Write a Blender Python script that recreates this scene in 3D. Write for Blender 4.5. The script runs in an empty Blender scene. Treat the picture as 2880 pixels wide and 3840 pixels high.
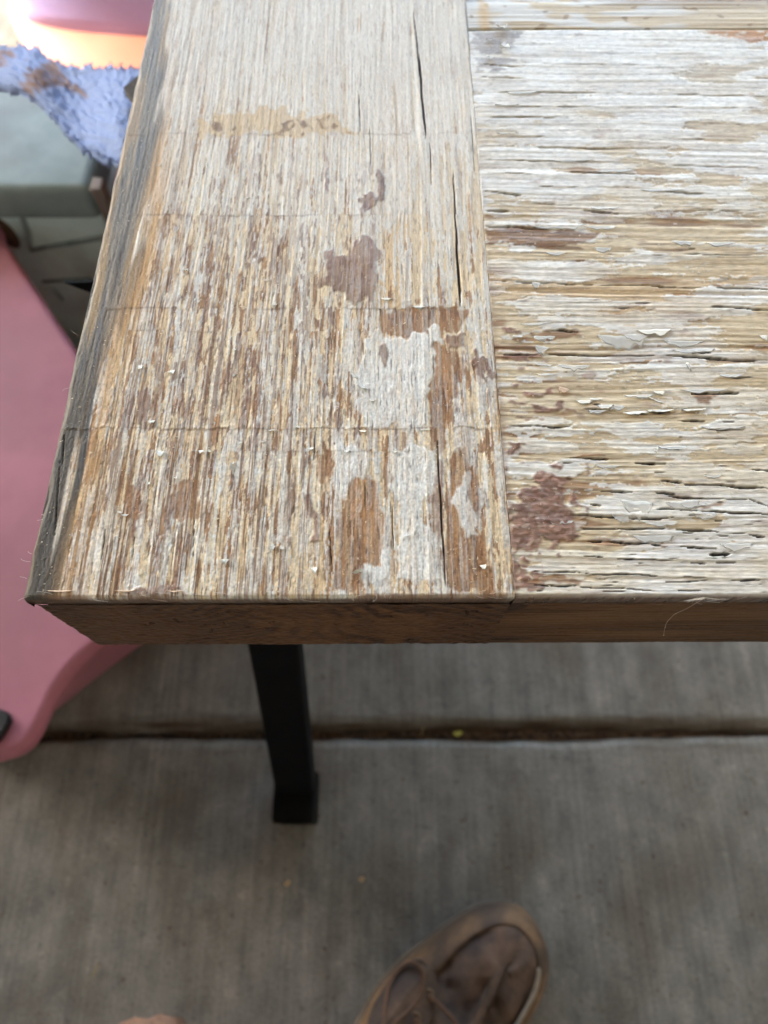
import bpy, bmesh, math, random
import numpy as np
from mathutils import Vector, Matrix
R = math.radians
rng = np.random.default_rng(7); random.seed(7)
S = bpy.context.scene
COL = S.collection
PI = math.pi

# ------------------------------------------------------------------ camera, sky, sun, exposure
PITCH, YAW = R(65.55), 0.003
CAM = np.array((0.0, 0.0, 0.70))
FPX = 2618.0                                     # focal length in photo pixels (2880 x 3840)
FWD = np.array((math.sin(YAW)*math.cos(PITCH), math.cos(YAW)*math.cos(PITCH), -math.sin(PITCH)))
RGT = np.array((math.cos(YAW), -math.sin(YAW), 0.0))
UPV = np.cross(RGT, FWD)
cd = bpy.data.cameras.new('camera'); cam = bpy.data.objects.new('camera', cd); COL.objects.link(cam)
cam.matrix_world = Matrix(((RGT[0], UPV[0], -FWD[0], CAM[0]), (RGT[1], UPV[1], -FWD[1], CAM[1]), (RGT[2], UPV[2], -FWD[2], CAM[2]), (0, 0, 0, 1)))
cd.sensor_fit = 'VERTICAL'; cd.sensor_height = 36.0; cd.lens = 36.0*FPX/3840.0
cd.clip_start = 0.005; cd.clip_end = 300
cd.dof.use_dof = True; cd.dof.focus_distance = 0.172
cd.dof.aperture_fstop = (cd.lens*1e-3)/0.0017
S.camera = cam
SUN_D = np.array((-0.90, 0.09, 0.42)); SUN_D /= np.linalg.norm(SUN_D)
W = bpy.data.worlds.new('World'); S.world = W; W.use_nodes = True
sk = W.node_tree.nodes.new('ShaderNodeTexSky'); sk.sky_type = 'NISHITA'; sk.sun_disc = False
sk.sun_elevation = math.asin(SUN_D[2]); sk.sun_rotation = math.atan2(SUN_D[0], SUN_D[1])
sk.dust_density = 2.0; sk.ozone_density = 1.2; sk.air_density = 1.0
W.node_tree.links.new(sk.outputs[0], W.node_tree.nodes['Background'].inputs[0])
W.node_tree.nodes['Background'].inputs[1].default_value = 0.15
sl = bpy.data.lights.new('sun', 'SUN'); so = bpy.data.objects.new('sun', sl); COL.objects.link(so)
sl.energy = 2.2; sl.angle = R(0.6); sl.color = (1.0, 0.92, 0.80)
so.rotation_euler = Vector(SUN_D).to_track_quat('Z', 'Y').to_euler()
vs = S.view_settings; vs.view_transform = 'Standard'; vs.look = 'None'; vs.gamma = 1.0
vs.exposure = 3.62
S.render.engine = 'CYCLES'; S.cycles.use_denoising = True; S.cycles.max_bounces = 6

# ------------------------------------------------------------------ helpers
def proj(X, Y, Z):
    dx, dy, dz = X-CAM[0], Y-CAM[1], Z-CAM[2]
    d = dx*FWD[0]+dy*FWD[1]+dz*FWD[2]
    r = dx*RGT[0]+dy*RGT[1]+dz*RGT[2]
    u = dx*UPV[0]+dy*UPV[1]+dz*UPV[2]
    return 1440+FPX*r/d, 1920-FPX*u/d
def ray(px, py):
    return FWD + RGT*((px-1440)/FPX) - UPV*((py-1920)/FPX)
def onz(px, py, z):
    r = ray(px, py); return CAM + r*((z-CAM[2])/r[2])
def ony(px, py, y):
    r = ray(px, py); return CAM + r*((y-CAM[1])/r[1])
def lin(c):
    c = np.asarray(c, dtype=np.float64)/255.0
    return np.where(c <= 0.04045, c/12.92, ((c+0.055)/1.055)**2.4)
def sstep(x):
    x = np.clip(x, 0, 1); return x*x*(3-2*x)
def gn(shape, dy, dx, ly, lx, seed):
    g = np.random.default_rng(seed).standard_normal(shape).astype(np.float32)
    f = np.fft.rfft2(g)
    fy = np.fft.fftfreq(shape[0], dy)[:, None]; fx = np.fft.rfftfreq(shape[1], dx)[None, :]
    f *= np.exp(-(PI*PI)*((fy*ly)**2+(fx*lx)**2))
    n = np.fft.irfft2(f, s=shape); n -= n.mean()
    return (n/n.std()).astype(np.float32)
def cdf(n): return 1/(1+np.exp(-1.702*n))
def pip(px, py, poly):
    ins = np.zeros(px.shape, bool); n = len(poly)
    for i in range(n):
        x0, y0 = poly[i]; x1, y1 = poly[(i+1) % n]
        if y0 == y1: continue
        c = ((y0 > py) != (y1 > py)) & (px < (x1-x0)*(py-y0)/(y1-y0)+x0)
        ins ^= c
    return ins
def box_blur(a, k):
    for ax in (0, 1):
        a = sum(np.roll(a, i, ax) for i in range(-k, k+1))/(2*k+1)
    return a

def tag(o, label=None, cat=None, group=None, kind=None):
    for k, v in (('label', label), ('category', cat), ('group', group), ('kind', kind)):
        if v: o[k] = v
    return o
def empty(name, loc=(0, 0, 0), label=None, cat=None, group=None):
    o = bpy.data.objects.new(name, None); COL.objects.link(o); o.location = loc
    o.empty_display_size = 0.02
    return tag(o, label, cat, group)
def link(name, me, mat=None, parent=None, loc=None):
    o = bpy.data.objects.new(name, me); COL.objects.link(o)
    if mat is not None:
        for m in (mat if isinstance(mat, (list, tuple)) else [mat]): me.materials.append(m)
    if parent is not None:
        o.parent = parent
        pl = Vector((0, 0, 0)); q = parent
        while q is not None: pl += Vector(q.location); q = q.parent
        o.location = -pl if loc is None else loc
    elif loc is not None: o.location = loc
    return o
def mesh(name, v, f, smooth=True):
    me = bpy.data.meshes.new(name); me.from_pydata([tuple(map(float, p)) for p in v], [], f)
    if smooth: me.polygons.foreach_set('use_smooth', [True]*len(me.polygons))
    me.update(); return me
def from_bm(name, bm, smooth=False):
    me = bpy.data.meshes.new(name); bmesh.ops.recalc_face_normals(bm, faces=bm.faces)
    bm.to_mesh(me); bm.free()
    if smooth: me.polygons.foreach_set('use_smooth', [True]*len(me.polygons))
    return me
def grid_mesh(name, X, Y, Z, col=None, rough=None, smooth=True):
    ny, nx = X.shape
    co = np.stack([X, Y, Z], -1).reshape(-1, 3).astype(np.float32)
    i = (np.arange(ny-1)[:, None]*nx+np.arange(nx-1)[None, :]).ravel()
    q = np.stack([i, i+1, i+nx+1, i+nx], -1).astype(np.int32)
    me = bpy.data.meshes.new(name)
    me.vertices.add(len(co)); me.vertices.foreach_set('co', co.ravel())
    me.loops.add(q.size); me.loops.foreach_set('vertex_index', q.ravel())
    me.polygons.add(len(q)); me.polygons.foreach_set('loop_start', np.arange(0, q.size, 4, dtype=np.int32))
    me.polygons.foreach_set('use_smooth', np.full(len(q), smooth))
    if col is not None:
        a = me.attributes.new('Col', 'FLOAT_COLOR', 'POINT')
        c4 = np.ones((len(co), 4), np.float32); c4[:, :3] = col.reshape(-1, 3); a.data.foreach_set('color', c4.ravel())
    if rough is not None:
        a = me.attributes.new('Rough', 'FLOAT', 'POINT'); a.data.foreach_set('value', rough.ravel().astype(np.float32))
    me.update(calc_edges=True); me.validate(); return me
def bm_box(bm, x0, x1, y0, y1, z0, z1, bev=0.0, seg=2, mat=None):
    r = bmesh.ops.create_cube(bm, size=1.0)
    M = Matrix.Translation(((x0+x1)/2, (y0+y1)/2, (z0+z1)/2)) @ Matrix.Diagonal((x1-x0, y1-y0, z1-z0, 1))
    if mat is not None: M = mat @ M
    bmesh.ops.transform(bm, matrix=M, verts=r['verts'])
    if bev > 0:
        es = list({e for v in r['verts'] for e in v.link_edges})
        bmesh.ops.bevel(bm, geom=es, offset=bev, segments=seg, affect='EDGES', profile=0.6)
def tube(pts, rad, n=8, closed=False, cap=True):
    P = [Vector(p) for p in pts]; v = []; f = []; up = Vector((0.13, 0.21, 0.97)).normalized()
    m = len(P); rr = rad if hasattr(rad, '__len__') else [rad]*m
    for i in range(m):
        a = P[(i-1) % m] if (closed or i > 0) else P[i]; b = P[(i+1) % m] if (closed or i < m-1) else P[i]
        t = (b-a).normalized(); s = t.cross(up)
        if s.length < 1e-4: s = t.cross(Vector((1, 0, 0)))
        s.normalize(); u = s.cross(t)
        for k in range(n):
            an = 2*PI*k/n; v.append(P[i]+(s*math.cos(an)+u*math.sin(an))*rr[i])
    for i in range(m if closed else m-1):
        for k in range(n):
            a, b = i*n+k, i*n+(k+1) % n; c, d = ((i+1) % m)*n+(k+1) % n, ((i+1) % m)*n+k
            f.append((a, b, c, d))
    if cap and not closed: f.append(tuple(range(n-1, -1, -1))); f.append(tuple((m-1)*n+k for k in range(n)))
    return v, f
def join_geo(parts):
    V = []; F = []
    for v, f in parts:
        o = len(V); V += [tuple(p) for p in v]; F += [tuple(i+o for i in q) for q in f]
    return V, F
def bez(P, n):                                     # Catmull-Rom through points
    P = [Vector(p) for p in P]; out = []
    for i in range(len(P)-1):
        p0 = P[max(i-1, 0)]; p1 = P[i]; p2 = P[i+1]; p3 = P[min(i+2, len(P)-1)]
        for k in range(n):
            t = k/n
            out.append(0.5*((2*p1)+(p2-p0)*t+(2*p0-5*p1+4*p2-p3)*t*t+(3*p1-p0-3*p2+p3)*t*t*t))
    out.append(P[-1]); return out

# ------------------------------------------------------------------ materials
def mat(name, col=(0.5, 0.5, 0.5), rough=0.6, metal=0.0, spec=0.5):
    m = bpy.data.materials.new(name); m.use_nodes = True
    b = m.node_tree.nodes['Principled BSDF']
    b.inputs['Base Color'].default_value = (*col, 1); b.inputs['Roughness'].default_value = rough
    b.inputs['Metallic'].default_value = metal; b.inputs['Specular IOR Level'].default_value = spec
    return m
def noise_mat(name, c1, c2, scale=20, rough=0.6, bump=0.0, stretch=(1, 1, 1), detail=6, spec=0.5, c3=None, scale3=4, pos=(0.35, 0.65), bumpscale=None, rv=0.0, metal=0.0):
    m = mat(name, c1, rough, metal, spec); nt = m.node_tree; N = nt.nodes; L = nt.links; b = N['Principled BSDF']
    tc = N.new('ShaderNodeTexCoord'); mp = N.new('ShaderNodeMapping'); mp.inputs['Scale'].default_value = stretch
    L.new(tc.outputs['Object'], mp.inputs[0])
    n = N.new('ShaderNodeTexNoise'); n.inputs['Scale'].default_value = scale; n.inputs['Detail'].default_value = detail; n.inputs['Roughness'].default_value = 0.62
    L.new(mp.outputs[0], n.inputs['Vector'])
    cr = N.new('ShaderNodeValToRGB'); cr.color_ramp.elements[0].position = pos[0]; cr.color_ramp.elements[1].position = pos[1]
    cr.color_ramp.elements[0].color = (*c1, 1); cr.color_ramp.elements[1].color = (*c2, 1)
    L.new(n.outputs[0], cr.inputs[0]); out = cr.outputs[0]
    if c3 is not None:
        n3 = N.new('ShaderNodeTexNoise'); n3.inputs['Scale'].default_value = scale3; n3.inputs['Detail'].default_value = 5
        L.new(mp.outputs[0], n3.inputs['Vector'])
        r3 = N.new('ShaderNodeValToRGB'); r3.color_ramp.elements[0].position = 0.48; r3.color_ramp.elements[1].position = 0.68
        L.new(n3.outputs[0], r3.inputs[0])
        mx = N.new('ShaderNodeMix'); mx.data_type = 'RGBA'; mx.inputs['B'].default_value = (*c3, 1)
        L.new(r3.outputs[0], mx.inputs['Factor']); L.new(out, mx.inputs['A']); out = mx.outputs['Result']
    L.new(out, b.inputs['Base Color'])
    if rv:
        mr = N.new('ShaderNodeMapRange'); mr.inputs['To Min'].default_value = rough-rv; mr.inputs['To Max'].default_value = rough+rv
        L.new(n.outputs[0], mr.inputs['Value']); L.new(mr.outputs[0], b.inputs['Roughness'])
    if bump:
        nb = n
        if bumpscale:
            nb = N.new('ShaderNodeTexNoise'); nb.inputs['Scale'].default_value = bumpscale; nb.inputs['Detail'].default_value = 5
            L.new(mp.outputs[0], nb.inputs['Vector'])
        bp = N.new('ShaderNodeBump'); bp.inputs['Strength'].default_value = 1.0; bp.inputs['Distance'].default_value = bump
        L.new(nb.outputs[0], bp.inputs['Height']); L.new(bp.outputs[0], b.inputs['Normal'])
    return m
def attr_mat(name, stretch, spec=0.5, amount=0.16):  # weathered wood: colour per point plus fine procedural fibre
    m = mat(name, (0.5, 0.4, 0.3), 0.5, 0, spec); nt = m.node_tree; N = nt.nodes; L = nt.links; b = N['Principled BSDF']
    a = N.new('ShaderNodeAttribute'); a.attribute_name = 'Col'; r = N.new('ShaderNodeAttribute'); r.attribute_name = 'Rough'
    tc = N.new('ShaderNodeTexCoord'); mp = N.new('ShaderNodeMapping'); mp.inputs['Scale'].default_value = stretch
    L.new(tc.outputs['Object'], mp.inputs[0])
    n = N.new('ShaderNodeTexNoise'); n.inputs['Scale'].default_value = 1.0; n.inputs['Detail'].default_value = 4; n.inputs['Roughness'].default_value = 0.6
    L.new(mp.outputs[0], n.inputs['Vector'])
    mr = N.new('ShaderNodeMapRange'); mr.inputs['From Min'].default_value = 0.25; mr.inputs['From Max'].default_value = 0.75
    mr.inputs['To Min'].default_value = 1-amount*1.3; mr.inputs['To Max'].default_value = 1+amount
    L.new(n.outputs[0], mr.inputs['Value'])
    mx = N.new('ShaderNodeVectorMath'); mx.operation = 'SCALE'
    L.new(a.outputs['Color'], mx.inputs[0]); L.new(mr.outputs[0], mx.inputs['Scale'])
    L.new(mx.outputs[0], b.inputs['Base Color']); L.new(r.outputs['Fac'], b.inputs['Roughness'])
    bp = N.new('ShaderNodeBump'); bp.inputs['Distance'].default_value = 0.00008
    L.new(n.outputs[0], bp.inputs['Height']); L.new(bp.outputs[0], b.inputs['Normal'])
    return m

# ------------------------------------------------------------------ setting
XL, XJ, YF, ZT, T = -0.0808, 0.0294, 0.0474, 0.55, 0.0455
M_conc = noise_mat('concrete', lin((102, 100, 94)), lin((139, 135, 127)), 34, 0.9, 0.0005, (1.15, 0.8, 1), 10, 0.2, lin((104, 98, 89)), 11, bumpscale=170, pos=(.3, .72))
def brushed(m):                                   # broom lines along Y, sand grain and pits
    nt = m.node_tree; N = nt.nodes; L = nt.links; b = N['Principled BSDF']; src = b.inputs['Base Color'].links[0].from_socket
    tc = [n for n in N if n.type == 'TEX_COORD'][0]
    fac = None
    for st, sc, lo, hi, a, c in (((260, 5, 1), 1, .3, .7, .84, 1.13), ((1, 1, 1), 420, .3, .7, .82, 1.16), ((1, 1, 1), 130, .62, .74, 1, .66), ((1, 1, 1), 95, .60, .72, 1, 1.22)):
        mp = N.new('ShaderNodeMapping'); mp.inputs['Scale'].default_value = st; mp.inputs['Location'].default_value = (sc*.013, hi, 0); L.new(tc.outputs['Object'], mp.inputs[0])
        n = N.new('ShaderNodeTexNoise'); n.inputs['Scale'].default_value = sc; n.inputs['Detail'].default_value = 3; L.new(mp.outputs[0], n.inputs['Vector'])
        mr = N.new('ShaderNodeMapRange'); mr.inputs['From Min'].default_value = lo; mr.inputs['From Max'].default_value = hi; mr.inputs['To Min'].default_value = a; mr.inputs['To Max'].default_value = c; L.new(n.outputs[0], mr.inputs['Value'])
        mx = N.new('ShaderNodeVectorMath'); mx.operation = 'SCALE'; L.new(src, mx.inputs[0]); L.new(mr.outputs[0], mx.inputs['Scale']); src = mx.outputs[0]
    L.new(src, b.inputs['Base Color'])
brushed(M_conc)
M_earth = noise_mat('soil', lin((96, 82, 66)), lin((140, 122, 98)), 12, 0.95, 0.002)
g = grid_mesh('ground', *[a for a in np.meshgrid(np.linspace(-60, 60, 40), np.linspace(-60, 60, 40))], np.full((40, 40), -0.10))
tag(link('ground', g, M_earth), kind='structure')
nt = M_conc.node_tree; bs = nt.nodes['Principled BSDF']; src = bs.inputs['Base Color'].links[0].from_socket
da = nt.nodes.new('ShaderNodeAttribute'); da.attribute_name = 'Rough'; dm = nt.nodes.new('ShaderNodeMix'); dm.data_type = 'RGBA'; dm.inputs['B'].default_value = (*lin((70, 58, 45)), 1)  # darkens the joint edge: shade painted into the concrete colour
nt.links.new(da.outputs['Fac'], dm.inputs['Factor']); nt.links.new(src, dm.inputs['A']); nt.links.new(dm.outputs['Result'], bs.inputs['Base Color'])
def slab(y0, y1, x0, x1, edge_at_start, name):
    # slab with a tooled, slightly crumbled edge at the control joint
    fine = 0.030
    ys = np.concatenate([np.linspace(0, fine, 34), np.linspace(fine, y1-y0, 40)[1:]])
    xs = np.concatenate([np.linspace(x0, -0.7, 12)[:-1], np.linspace(-0.7, 0.7, 281), np.linspace(0.7, x1, 12)[1:]])
    Xg, Dg = np.meshgrid(xs, ys)
    n = gn(Xg.shape, 1, 1, 2.0, 2.5, 11 if edge_at_start else 12); n2 = gn(Xg.shape, 1, 1, 6, 14, 13)
    rr = (0.016 if edge_at_start else 0.010)*(1+0.10*n2)
    dd = np.clip(Dg, 0, None); k = np.clip(1-dd/rr, 0, 1)
    Z = -(0.014 if edge_at_start else 0.009)*(1-np.sqrt(np.clip(1-k*k*.985, 0, 1)))+n*0.00018*np.clip(1-Dg/0.024, 0, 1)
    wob = 0.0012*n2[0:1, :]+0.0004*n[0:1, :]
    D2 = Dg+wob*np.clip(1-Dg/0.03, 0, 1)
    Yg = y0+D2 if edge_at_start else y1-D2
    Z0 = Z.copy(); Z0[0] = Z[0]
    Xs = np.vstack([Xg[:1], Xg, Xg[-1:]]); Ys = np.vstack([Yg[:1], Yg, Yg[-1:]]); Zs = np.vstack([np.full((1, len(xs)), -0.09), Z0, np.full((1, len(xs)), -0.09)])
    k2 = np.clip(1-Dg/(rr*1.15), 0, 1); edge_shade = np.clip((sstep(k2*1.15-.1) if edge_at_start else sstep(k2*2.2-1.2))*(.8+.15*n2)+.12*n*(k2 > 0), 0, 1)  # painted shade of the rounded joint edge, broader on the far slab
    edge_shade = np.vstack([edge_shade[:1], edge_shade, edge_shade[-1:]])
    if not edge_at_start: Xs, Ys, Zs, edge_shade = Xs[::-1], Ys[::-1], Zs[::-1], edge_shade[::-1]
    return tag(link(name, grid_mesh(name, Xs, Ys, Zs, None, edge_shade), M_conc), kind='structure')
JY = onz(1400, 2752, 0)[1]
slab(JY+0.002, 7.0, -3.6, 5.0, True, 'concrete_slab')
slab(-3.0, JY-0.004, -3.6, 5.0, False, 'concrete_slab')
M_dirt = noise_mat('joint_dirt', lin((40, 30, 22)), lin((92, 70, 50)), 160, 0.95, 0.001)
Xd, Yd = np.meshgrid(np.linspace(-0.8, 0.8, 400), np.linspace(JY-0.006, JY+0.006, 8))
tag(link('joint_dirt', grid_mesh('joint_dirt', Xd, Yd, -0.0105+0.0009*gn(Xd.shape, 1, 1, 1.2, 2, 5)), M_dirt), kind='stuff')
M_wallp = noise_mat('stucco', lin((202, 202, 200)), lin((214, 214, 212)), 60, 0.9, 0.002)
M_ceil = noise_mat('ceiling_boards', lin((150, 146, 138)), lin((166, 162, 154)), 14, 0.8, 0.001, (1, 8, 1))
def sbox(name, *a, m=None):
    bm = bmesh.new(); bm_box(bm, *a); return tag(link(name, from_bm(name, bm), m), kind='structure')
sbox('shade_wall', -3.6, 5.0, -2.2, -2.0, -0.1, 2.7, m=M_wallp)   # unseen walls, added to keep the sun off and shape the light
sbox('shade_wall', -3.75, -3.6, -2.2, 1.25, -0.1, 2.7, m=M_wallp)
sbox('shade_wall', 1.9, 2.05, -2.0, 2.2, -0.1, 2.7, m=M_wallp)  # added to make the light more directional and darken the right floor
sbox('porch_roof', -3.8, 5.0, -2.2, 3.8, 2.7, 2.85, m=M_ceil)  # unseen roof, carried forward to even out the sky light

# ------------------------------------------------------------------ the door: colour and relief of its weathered face
def idw(PX, PY, anchors, n):
    out = np.zeros((n,)+PX.shape, np.float32); ws = np.zeros(PX.shape, np.float32)
    for a in anchors:
        w = 1.0/((((PX-a[0])/1.0)**2+((PY-a[1])/1.3)**2)+120.0**2)**1.6
        ws += w
        for k in range(n): out[k] += w*a[2+k]
    return out/ws
def mixc(C, m, c):
    m = m[..., None].astype(np.float32); return C*(1-m)+np.asarray(c, np.float32)*m
DX = 0.20                                         # sample pitch in mm
def rows(V, v1):                                  # graded row choice: fine near the camera, coarser away
    idx = [0]; pos = 0.0
    while True:
        pos += 1.0+1.3*(pos*DX/200.0)
        if int(pos) >= len(V): break
        idx.append(int(pos))
    return np.unique(np.array(idx))
SLITS_L = [(1550, 40, 1580, 330, 5), (1572, 200, 1596, 520, 9), (1612, 510, 1618, 700, 4), (1700, 650, 1712, 900, 7), (1708, 850, 1730, 1150, 10),
           (1345, 340, 1352, 500, 4), (1386, 470, 1392, 640, 3), (1765, 430, 1780, 650, 3), (1470, 1900, 1475, 2060, 4), (1640, 1640, 1672, 2230, 7), (1236, 1990, 1246, 2150, 5),
           (395, 1980, 380, 2110, 5), (505, 2010, 495, 2110, 3), (730, 1920, 722, 2100, 3), (225, 1720, 205, 2020, 4), (240, 1620, 232, 1750, 5), (1368, 1790, 1372, 2000, 3), (1180, 1610, 1178, 1740, 4)]
BANDS = [500, 805, 1155, 1240, 1605, 1690]
AL = [  # px, py, white, brown, dark
 (620, 100, .72, .04, .00), (1000, 80, .8, .06, .02), (1300, 100, .9, .02, .0), (1680, 150, .92, .02, 0), (680, 350, .72, .05, .06), (1000, 300, .8, .05, .02), (1350, 380, .93, .01, .0), (1650, 480, .9, .02, 0),
 (560, 620, .60, .08, .03), (800, 620, .60, .10, .08), (1000, 700, .55, .15, .15), (1250, 620, .72, .06, .06), (1500, 620, .85, .03, .01), (1700, 720, .8, .05, .0),
 (520, 900, .55, .12, .06), (750, 900, .48, .20, .12), (1000, 920, .35, .22, .34), (1120, 1060, .35, .22, .34), (1330, 1000, .5, .12, .05), (1550, 950, .60, .04, .0), (1800, 1000, .6, .05, 0),
 (480, 1120, .55, .18, .10), (700, 1120, .45, .25, .15), (900, 1120, .40, .30, .18), (1500, 1120, .75, .05, 0),
 (480, 1200, .45, .35, .1), (800, 1210, .35, .42, .14), (1100, 1210, .26, .46, .15), (1350, 1210, .3, .5, .05), (1600, 1210, .15, .75, .05), (1800, 1220, .65, .12, 0),
 (420, 1400, .45, .30, .18), (560, 1480, .40, .32, .26), (760, 1400, .42, .34, .26), (950, 1350, .4, .36, .26), (1080, 1400, .45, .34, .16), (1280, 1350, .5, .30, .14), (1450, 1400, .85, .06, .06), (1560, 1520, .8, .10, .06),
 (1650, 1450, .3, .55, .2), (1800, 1480, .75, .1, 0),
 (460, 1560, .35, .3, .36), (760, 1560, .42, .34, .26), (1200, 1560, .4, .36, .26),
 (360, 1640, .42, .36, .16), (700, 1640, .45, .42, .10), (1100, 1640, .5, .40, .06), (1500, 1650, .3, .55, .12), (1780, 1640, .5, .45, 0),
 (420, 1800, .36, .44, .22), (600, 1850, .35, .52, .18), (820, 1800, .48, .36, .16), (1000, 1800, .5, .36, .14), (1180, 1750, .55, .32, .14), (1360, 1900, .35, .6, .05), (1500, 1800, .8, .12, .06), (1780, 1850, .55, .4, .03),
 (300, 2100, .7, .18, .06), (450, 2080, .66, .22, .06), (620, 2100, .6, .30, .03), (800, 2060, .66, .28, .02), (1000, 2080, .6, .30, .1), (1180, 2150, .4, .5, .08), (1300, 2120, .25, .7, .03), (1450, 2050, .75, .18, .03), (1620, 2130, .4, .5, .1), (1800, 2130, .5, .45, .0), (1900, 2150, .3, .6, .1)]
ALN = [(1500, 900, .15), (1550, 1050, .3), (1800, 900, .35), (1450, 1450, .2), (1380, 1350, .4), (1750, 1500, .35), (1500, 1800, .35), (600, 1200, .8), (700, 2050, 1.15), (300, 2100, 1.15), (1000, 1400, .9), (1100, 1800, 1.0), (1300, 2100, .6), (1700, 2100, .6),
 (700, 700, .6), (1000, 300, .35), (1400, 300, .15), (1700, 200, .15), (1600, 600, .15), (1250, 750, .3), (1000, 1000, .6)]
PATCH_L = [  # polygon in photo pixels -> material ('d' dark varnish, 'b' brown stain, 'w' white film, 't' bare cream)
 ('t', [(900, 420), (1000, 410), (1250, 430), (1340, 495), (1150, 505), (760, 505), (740, 470), (820, 440)]),
 ('B', [(790, 455), (830, 445), (850, 495), (795, 490)]), ('B', [(900, 430), (935, 425), (930, 450), (905, 452)]), ('B', [(1040, 490), (1080, 450), (1110, 455), (1105, 495)]),
 ('B', [(1130, 455), (1165, 450), (1175, 490), (1140, 490)]), ('B', [(1200, 450), (1255, 445), (1262, 480), (1205, 485)]), ('B', [(1270, 470), (1330, 494), (1280, 492)]), ('B', [(850, 470), (890, 462), (895, 488), (860, 482)]),
 ('d', [(1222, 955), (1242, 935), (1262, 955), (1290, 950), (1312, 975), (1320, 940), (1310, 905), (1330, 888), (1352, 905), (1372, 890), (1400, 905), (1416, 940), (1416, 1010), (1408, 1060), (1402, 1130), (1385, 1140), (1375, 1120), (1345, 1150), (1325, 1145), (1300, 1100), (1235, 1075), (1215, 1040)]),
 ('d', [(1410, 640), (1442, 645), (1450, 740), (1425, 755), (1400, 775), (1385, 800), (1365, 770), (1340, 760), (1337, 730), (1380, 720), (1412, 735)]),
 ('d', [(1362, 760), (1380, 770), (1372, 860), (1362, 840)]), ('d', [(1230, 640), (1246, 640), (1235, 730), (1225, 715)]),
 ('b', [(1430, 1165), (1490, 1150), (1545, 1135), (1610, 1150), (1690, 1160), (1740, 1165), (1745, 1230), (1620, 1235), (1575, 1240), (1545, 1260), (1480, 1265), (1455, 1245), (1430, 1255), (1405, 1200)]),
 ('w', [(1365, 1262), (1420, 1252), (1480, 1275), (1560, 1245), (1610, 1240), (1625, 1330), (1610, 1430), (1595, 1560), (1600, 1600), (1380, 1600), (1330, 1520), (1360, 1470), (1330, 1420), (1370, 1350)]),
 ('w', [(1480, 1690), (1560, 1680), (1620, 1700), (1640, 1780), (1600, 1900), (1560, 1990), (1510, 2030), (1490, 1900), (1470, 1800)]),
 ('w', [(1500, 2010), (1580, 1960), (1640, 2050), (1640, 2160), (1560, 2200), (1490, 2170)]),
 ('w', [(1360, 2130), (1400, 2140), (1440, 2060), (1462, 2050), (1455, 2160), (1430, 2220), (1400, 2180), (1360, 2170)]),
 ('d', [(1690, 1240), (1752, 1245), (1748, 1300), (1760, 1330), (1690, 1300), (1672, 1270)]),
 ('w', [(1608, 1240), (1662, 1238), (1665, 1300), (1640, 1310), (1612, 1290)]),
 ('b', [(1620, 1300), (1680, 1310), (1760, 1350), (1750, 1420), (1712, 1450), (1715, 1480), (1670, 1510), (1676, 1600), (1670, 1690), (1640, 1720), (1610, 1570), (1605, 1450), (1625, 1410)]),
 ('d', [(1440, 1290), (1460, 1310), (1456, 1365), (1440, 1370), (1412, 1310), (1425, 1298)]),
 ('d', [(1760, 1300), (1780, 1290), (1790, 1345), (1815, 1330), (1830, 1365), (1870, 1400), (1880, 1420), (1850, 1440), (1790, 1400)]),
 ('b', [(1700, 1690), (1742, 1665), (1750, 1730), (1790, 1800), (1802, 1880), (1790, 1950), (1820, 2000), (1850, 2220), (1660, 2220), (1665, 2050), (1690, 1900), (1680, 1780)]),
 ('w', [(1730, 1780), (1755, 1775), (1760, 1850), (1785, 1950), (1800, 2000), (1740, 2015), (1735, 1930), (1720, 1880)]),
 ('b', [(1278, 1860), (1320, 1790), (1370, 1775), (1410, 1800), (1430, 1850), (1440, 1960), (1430, 2100), (1370, 2130), (1330, 2225), (1240, 2225), (1265, 1990)]),
 ('b', [(1190, 1690), (1240, 1680), (1250, 1790), (1200, 1800)]), ('w', [(1255, 1680), (1380, 1690), (1370, 1780), (1310, 1790), (1270, 1870), (1250, 1780)]),
 ('d', [(1150, 1850), (1175, 1850), (1190, 2030), (1160, 2040)]), ('d', [(1622, 1740), (1648, 1720), (1655, 1990), (1640, 2060), (1620, 1980)]), ('d', [(470, 2225), (560, 2195), (660, 2205), (680, 2226)]),
 ('e', [(360, 1830), (390, 1840), (380, 1920), (355, 1900)]), ('b', [(330, 1935), (372, 1925), (365, 1990), (325, 1990)]), ('b', [(470, 1830), (520, 1810), (560, 1900), (510, 1960), (470, 1950)]), ('b', [(640, 1800), (745, 1790), (740, 1940), (650, 1950)]),
 ('e', [(470, 1500), (540, 1440), (600, 1500), (590, 1600), (480, 1600), (430, 1580)]), ('b', [(590, 1330), (615, 1340), (600, 1500), (585, 1590), (575, 1500)]),
 ('e', [(930, 1290), (960, 1300), (965, 1390), (920, 1420), (910, 1340)]), ('e', [(1010, 1330), (1060, 1330), (1060, 1360), (1020, 1350)]), ('e', [(1240, 1560), (1280, 1530), (1290, 1610), (1250, 1615)])]

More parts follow.
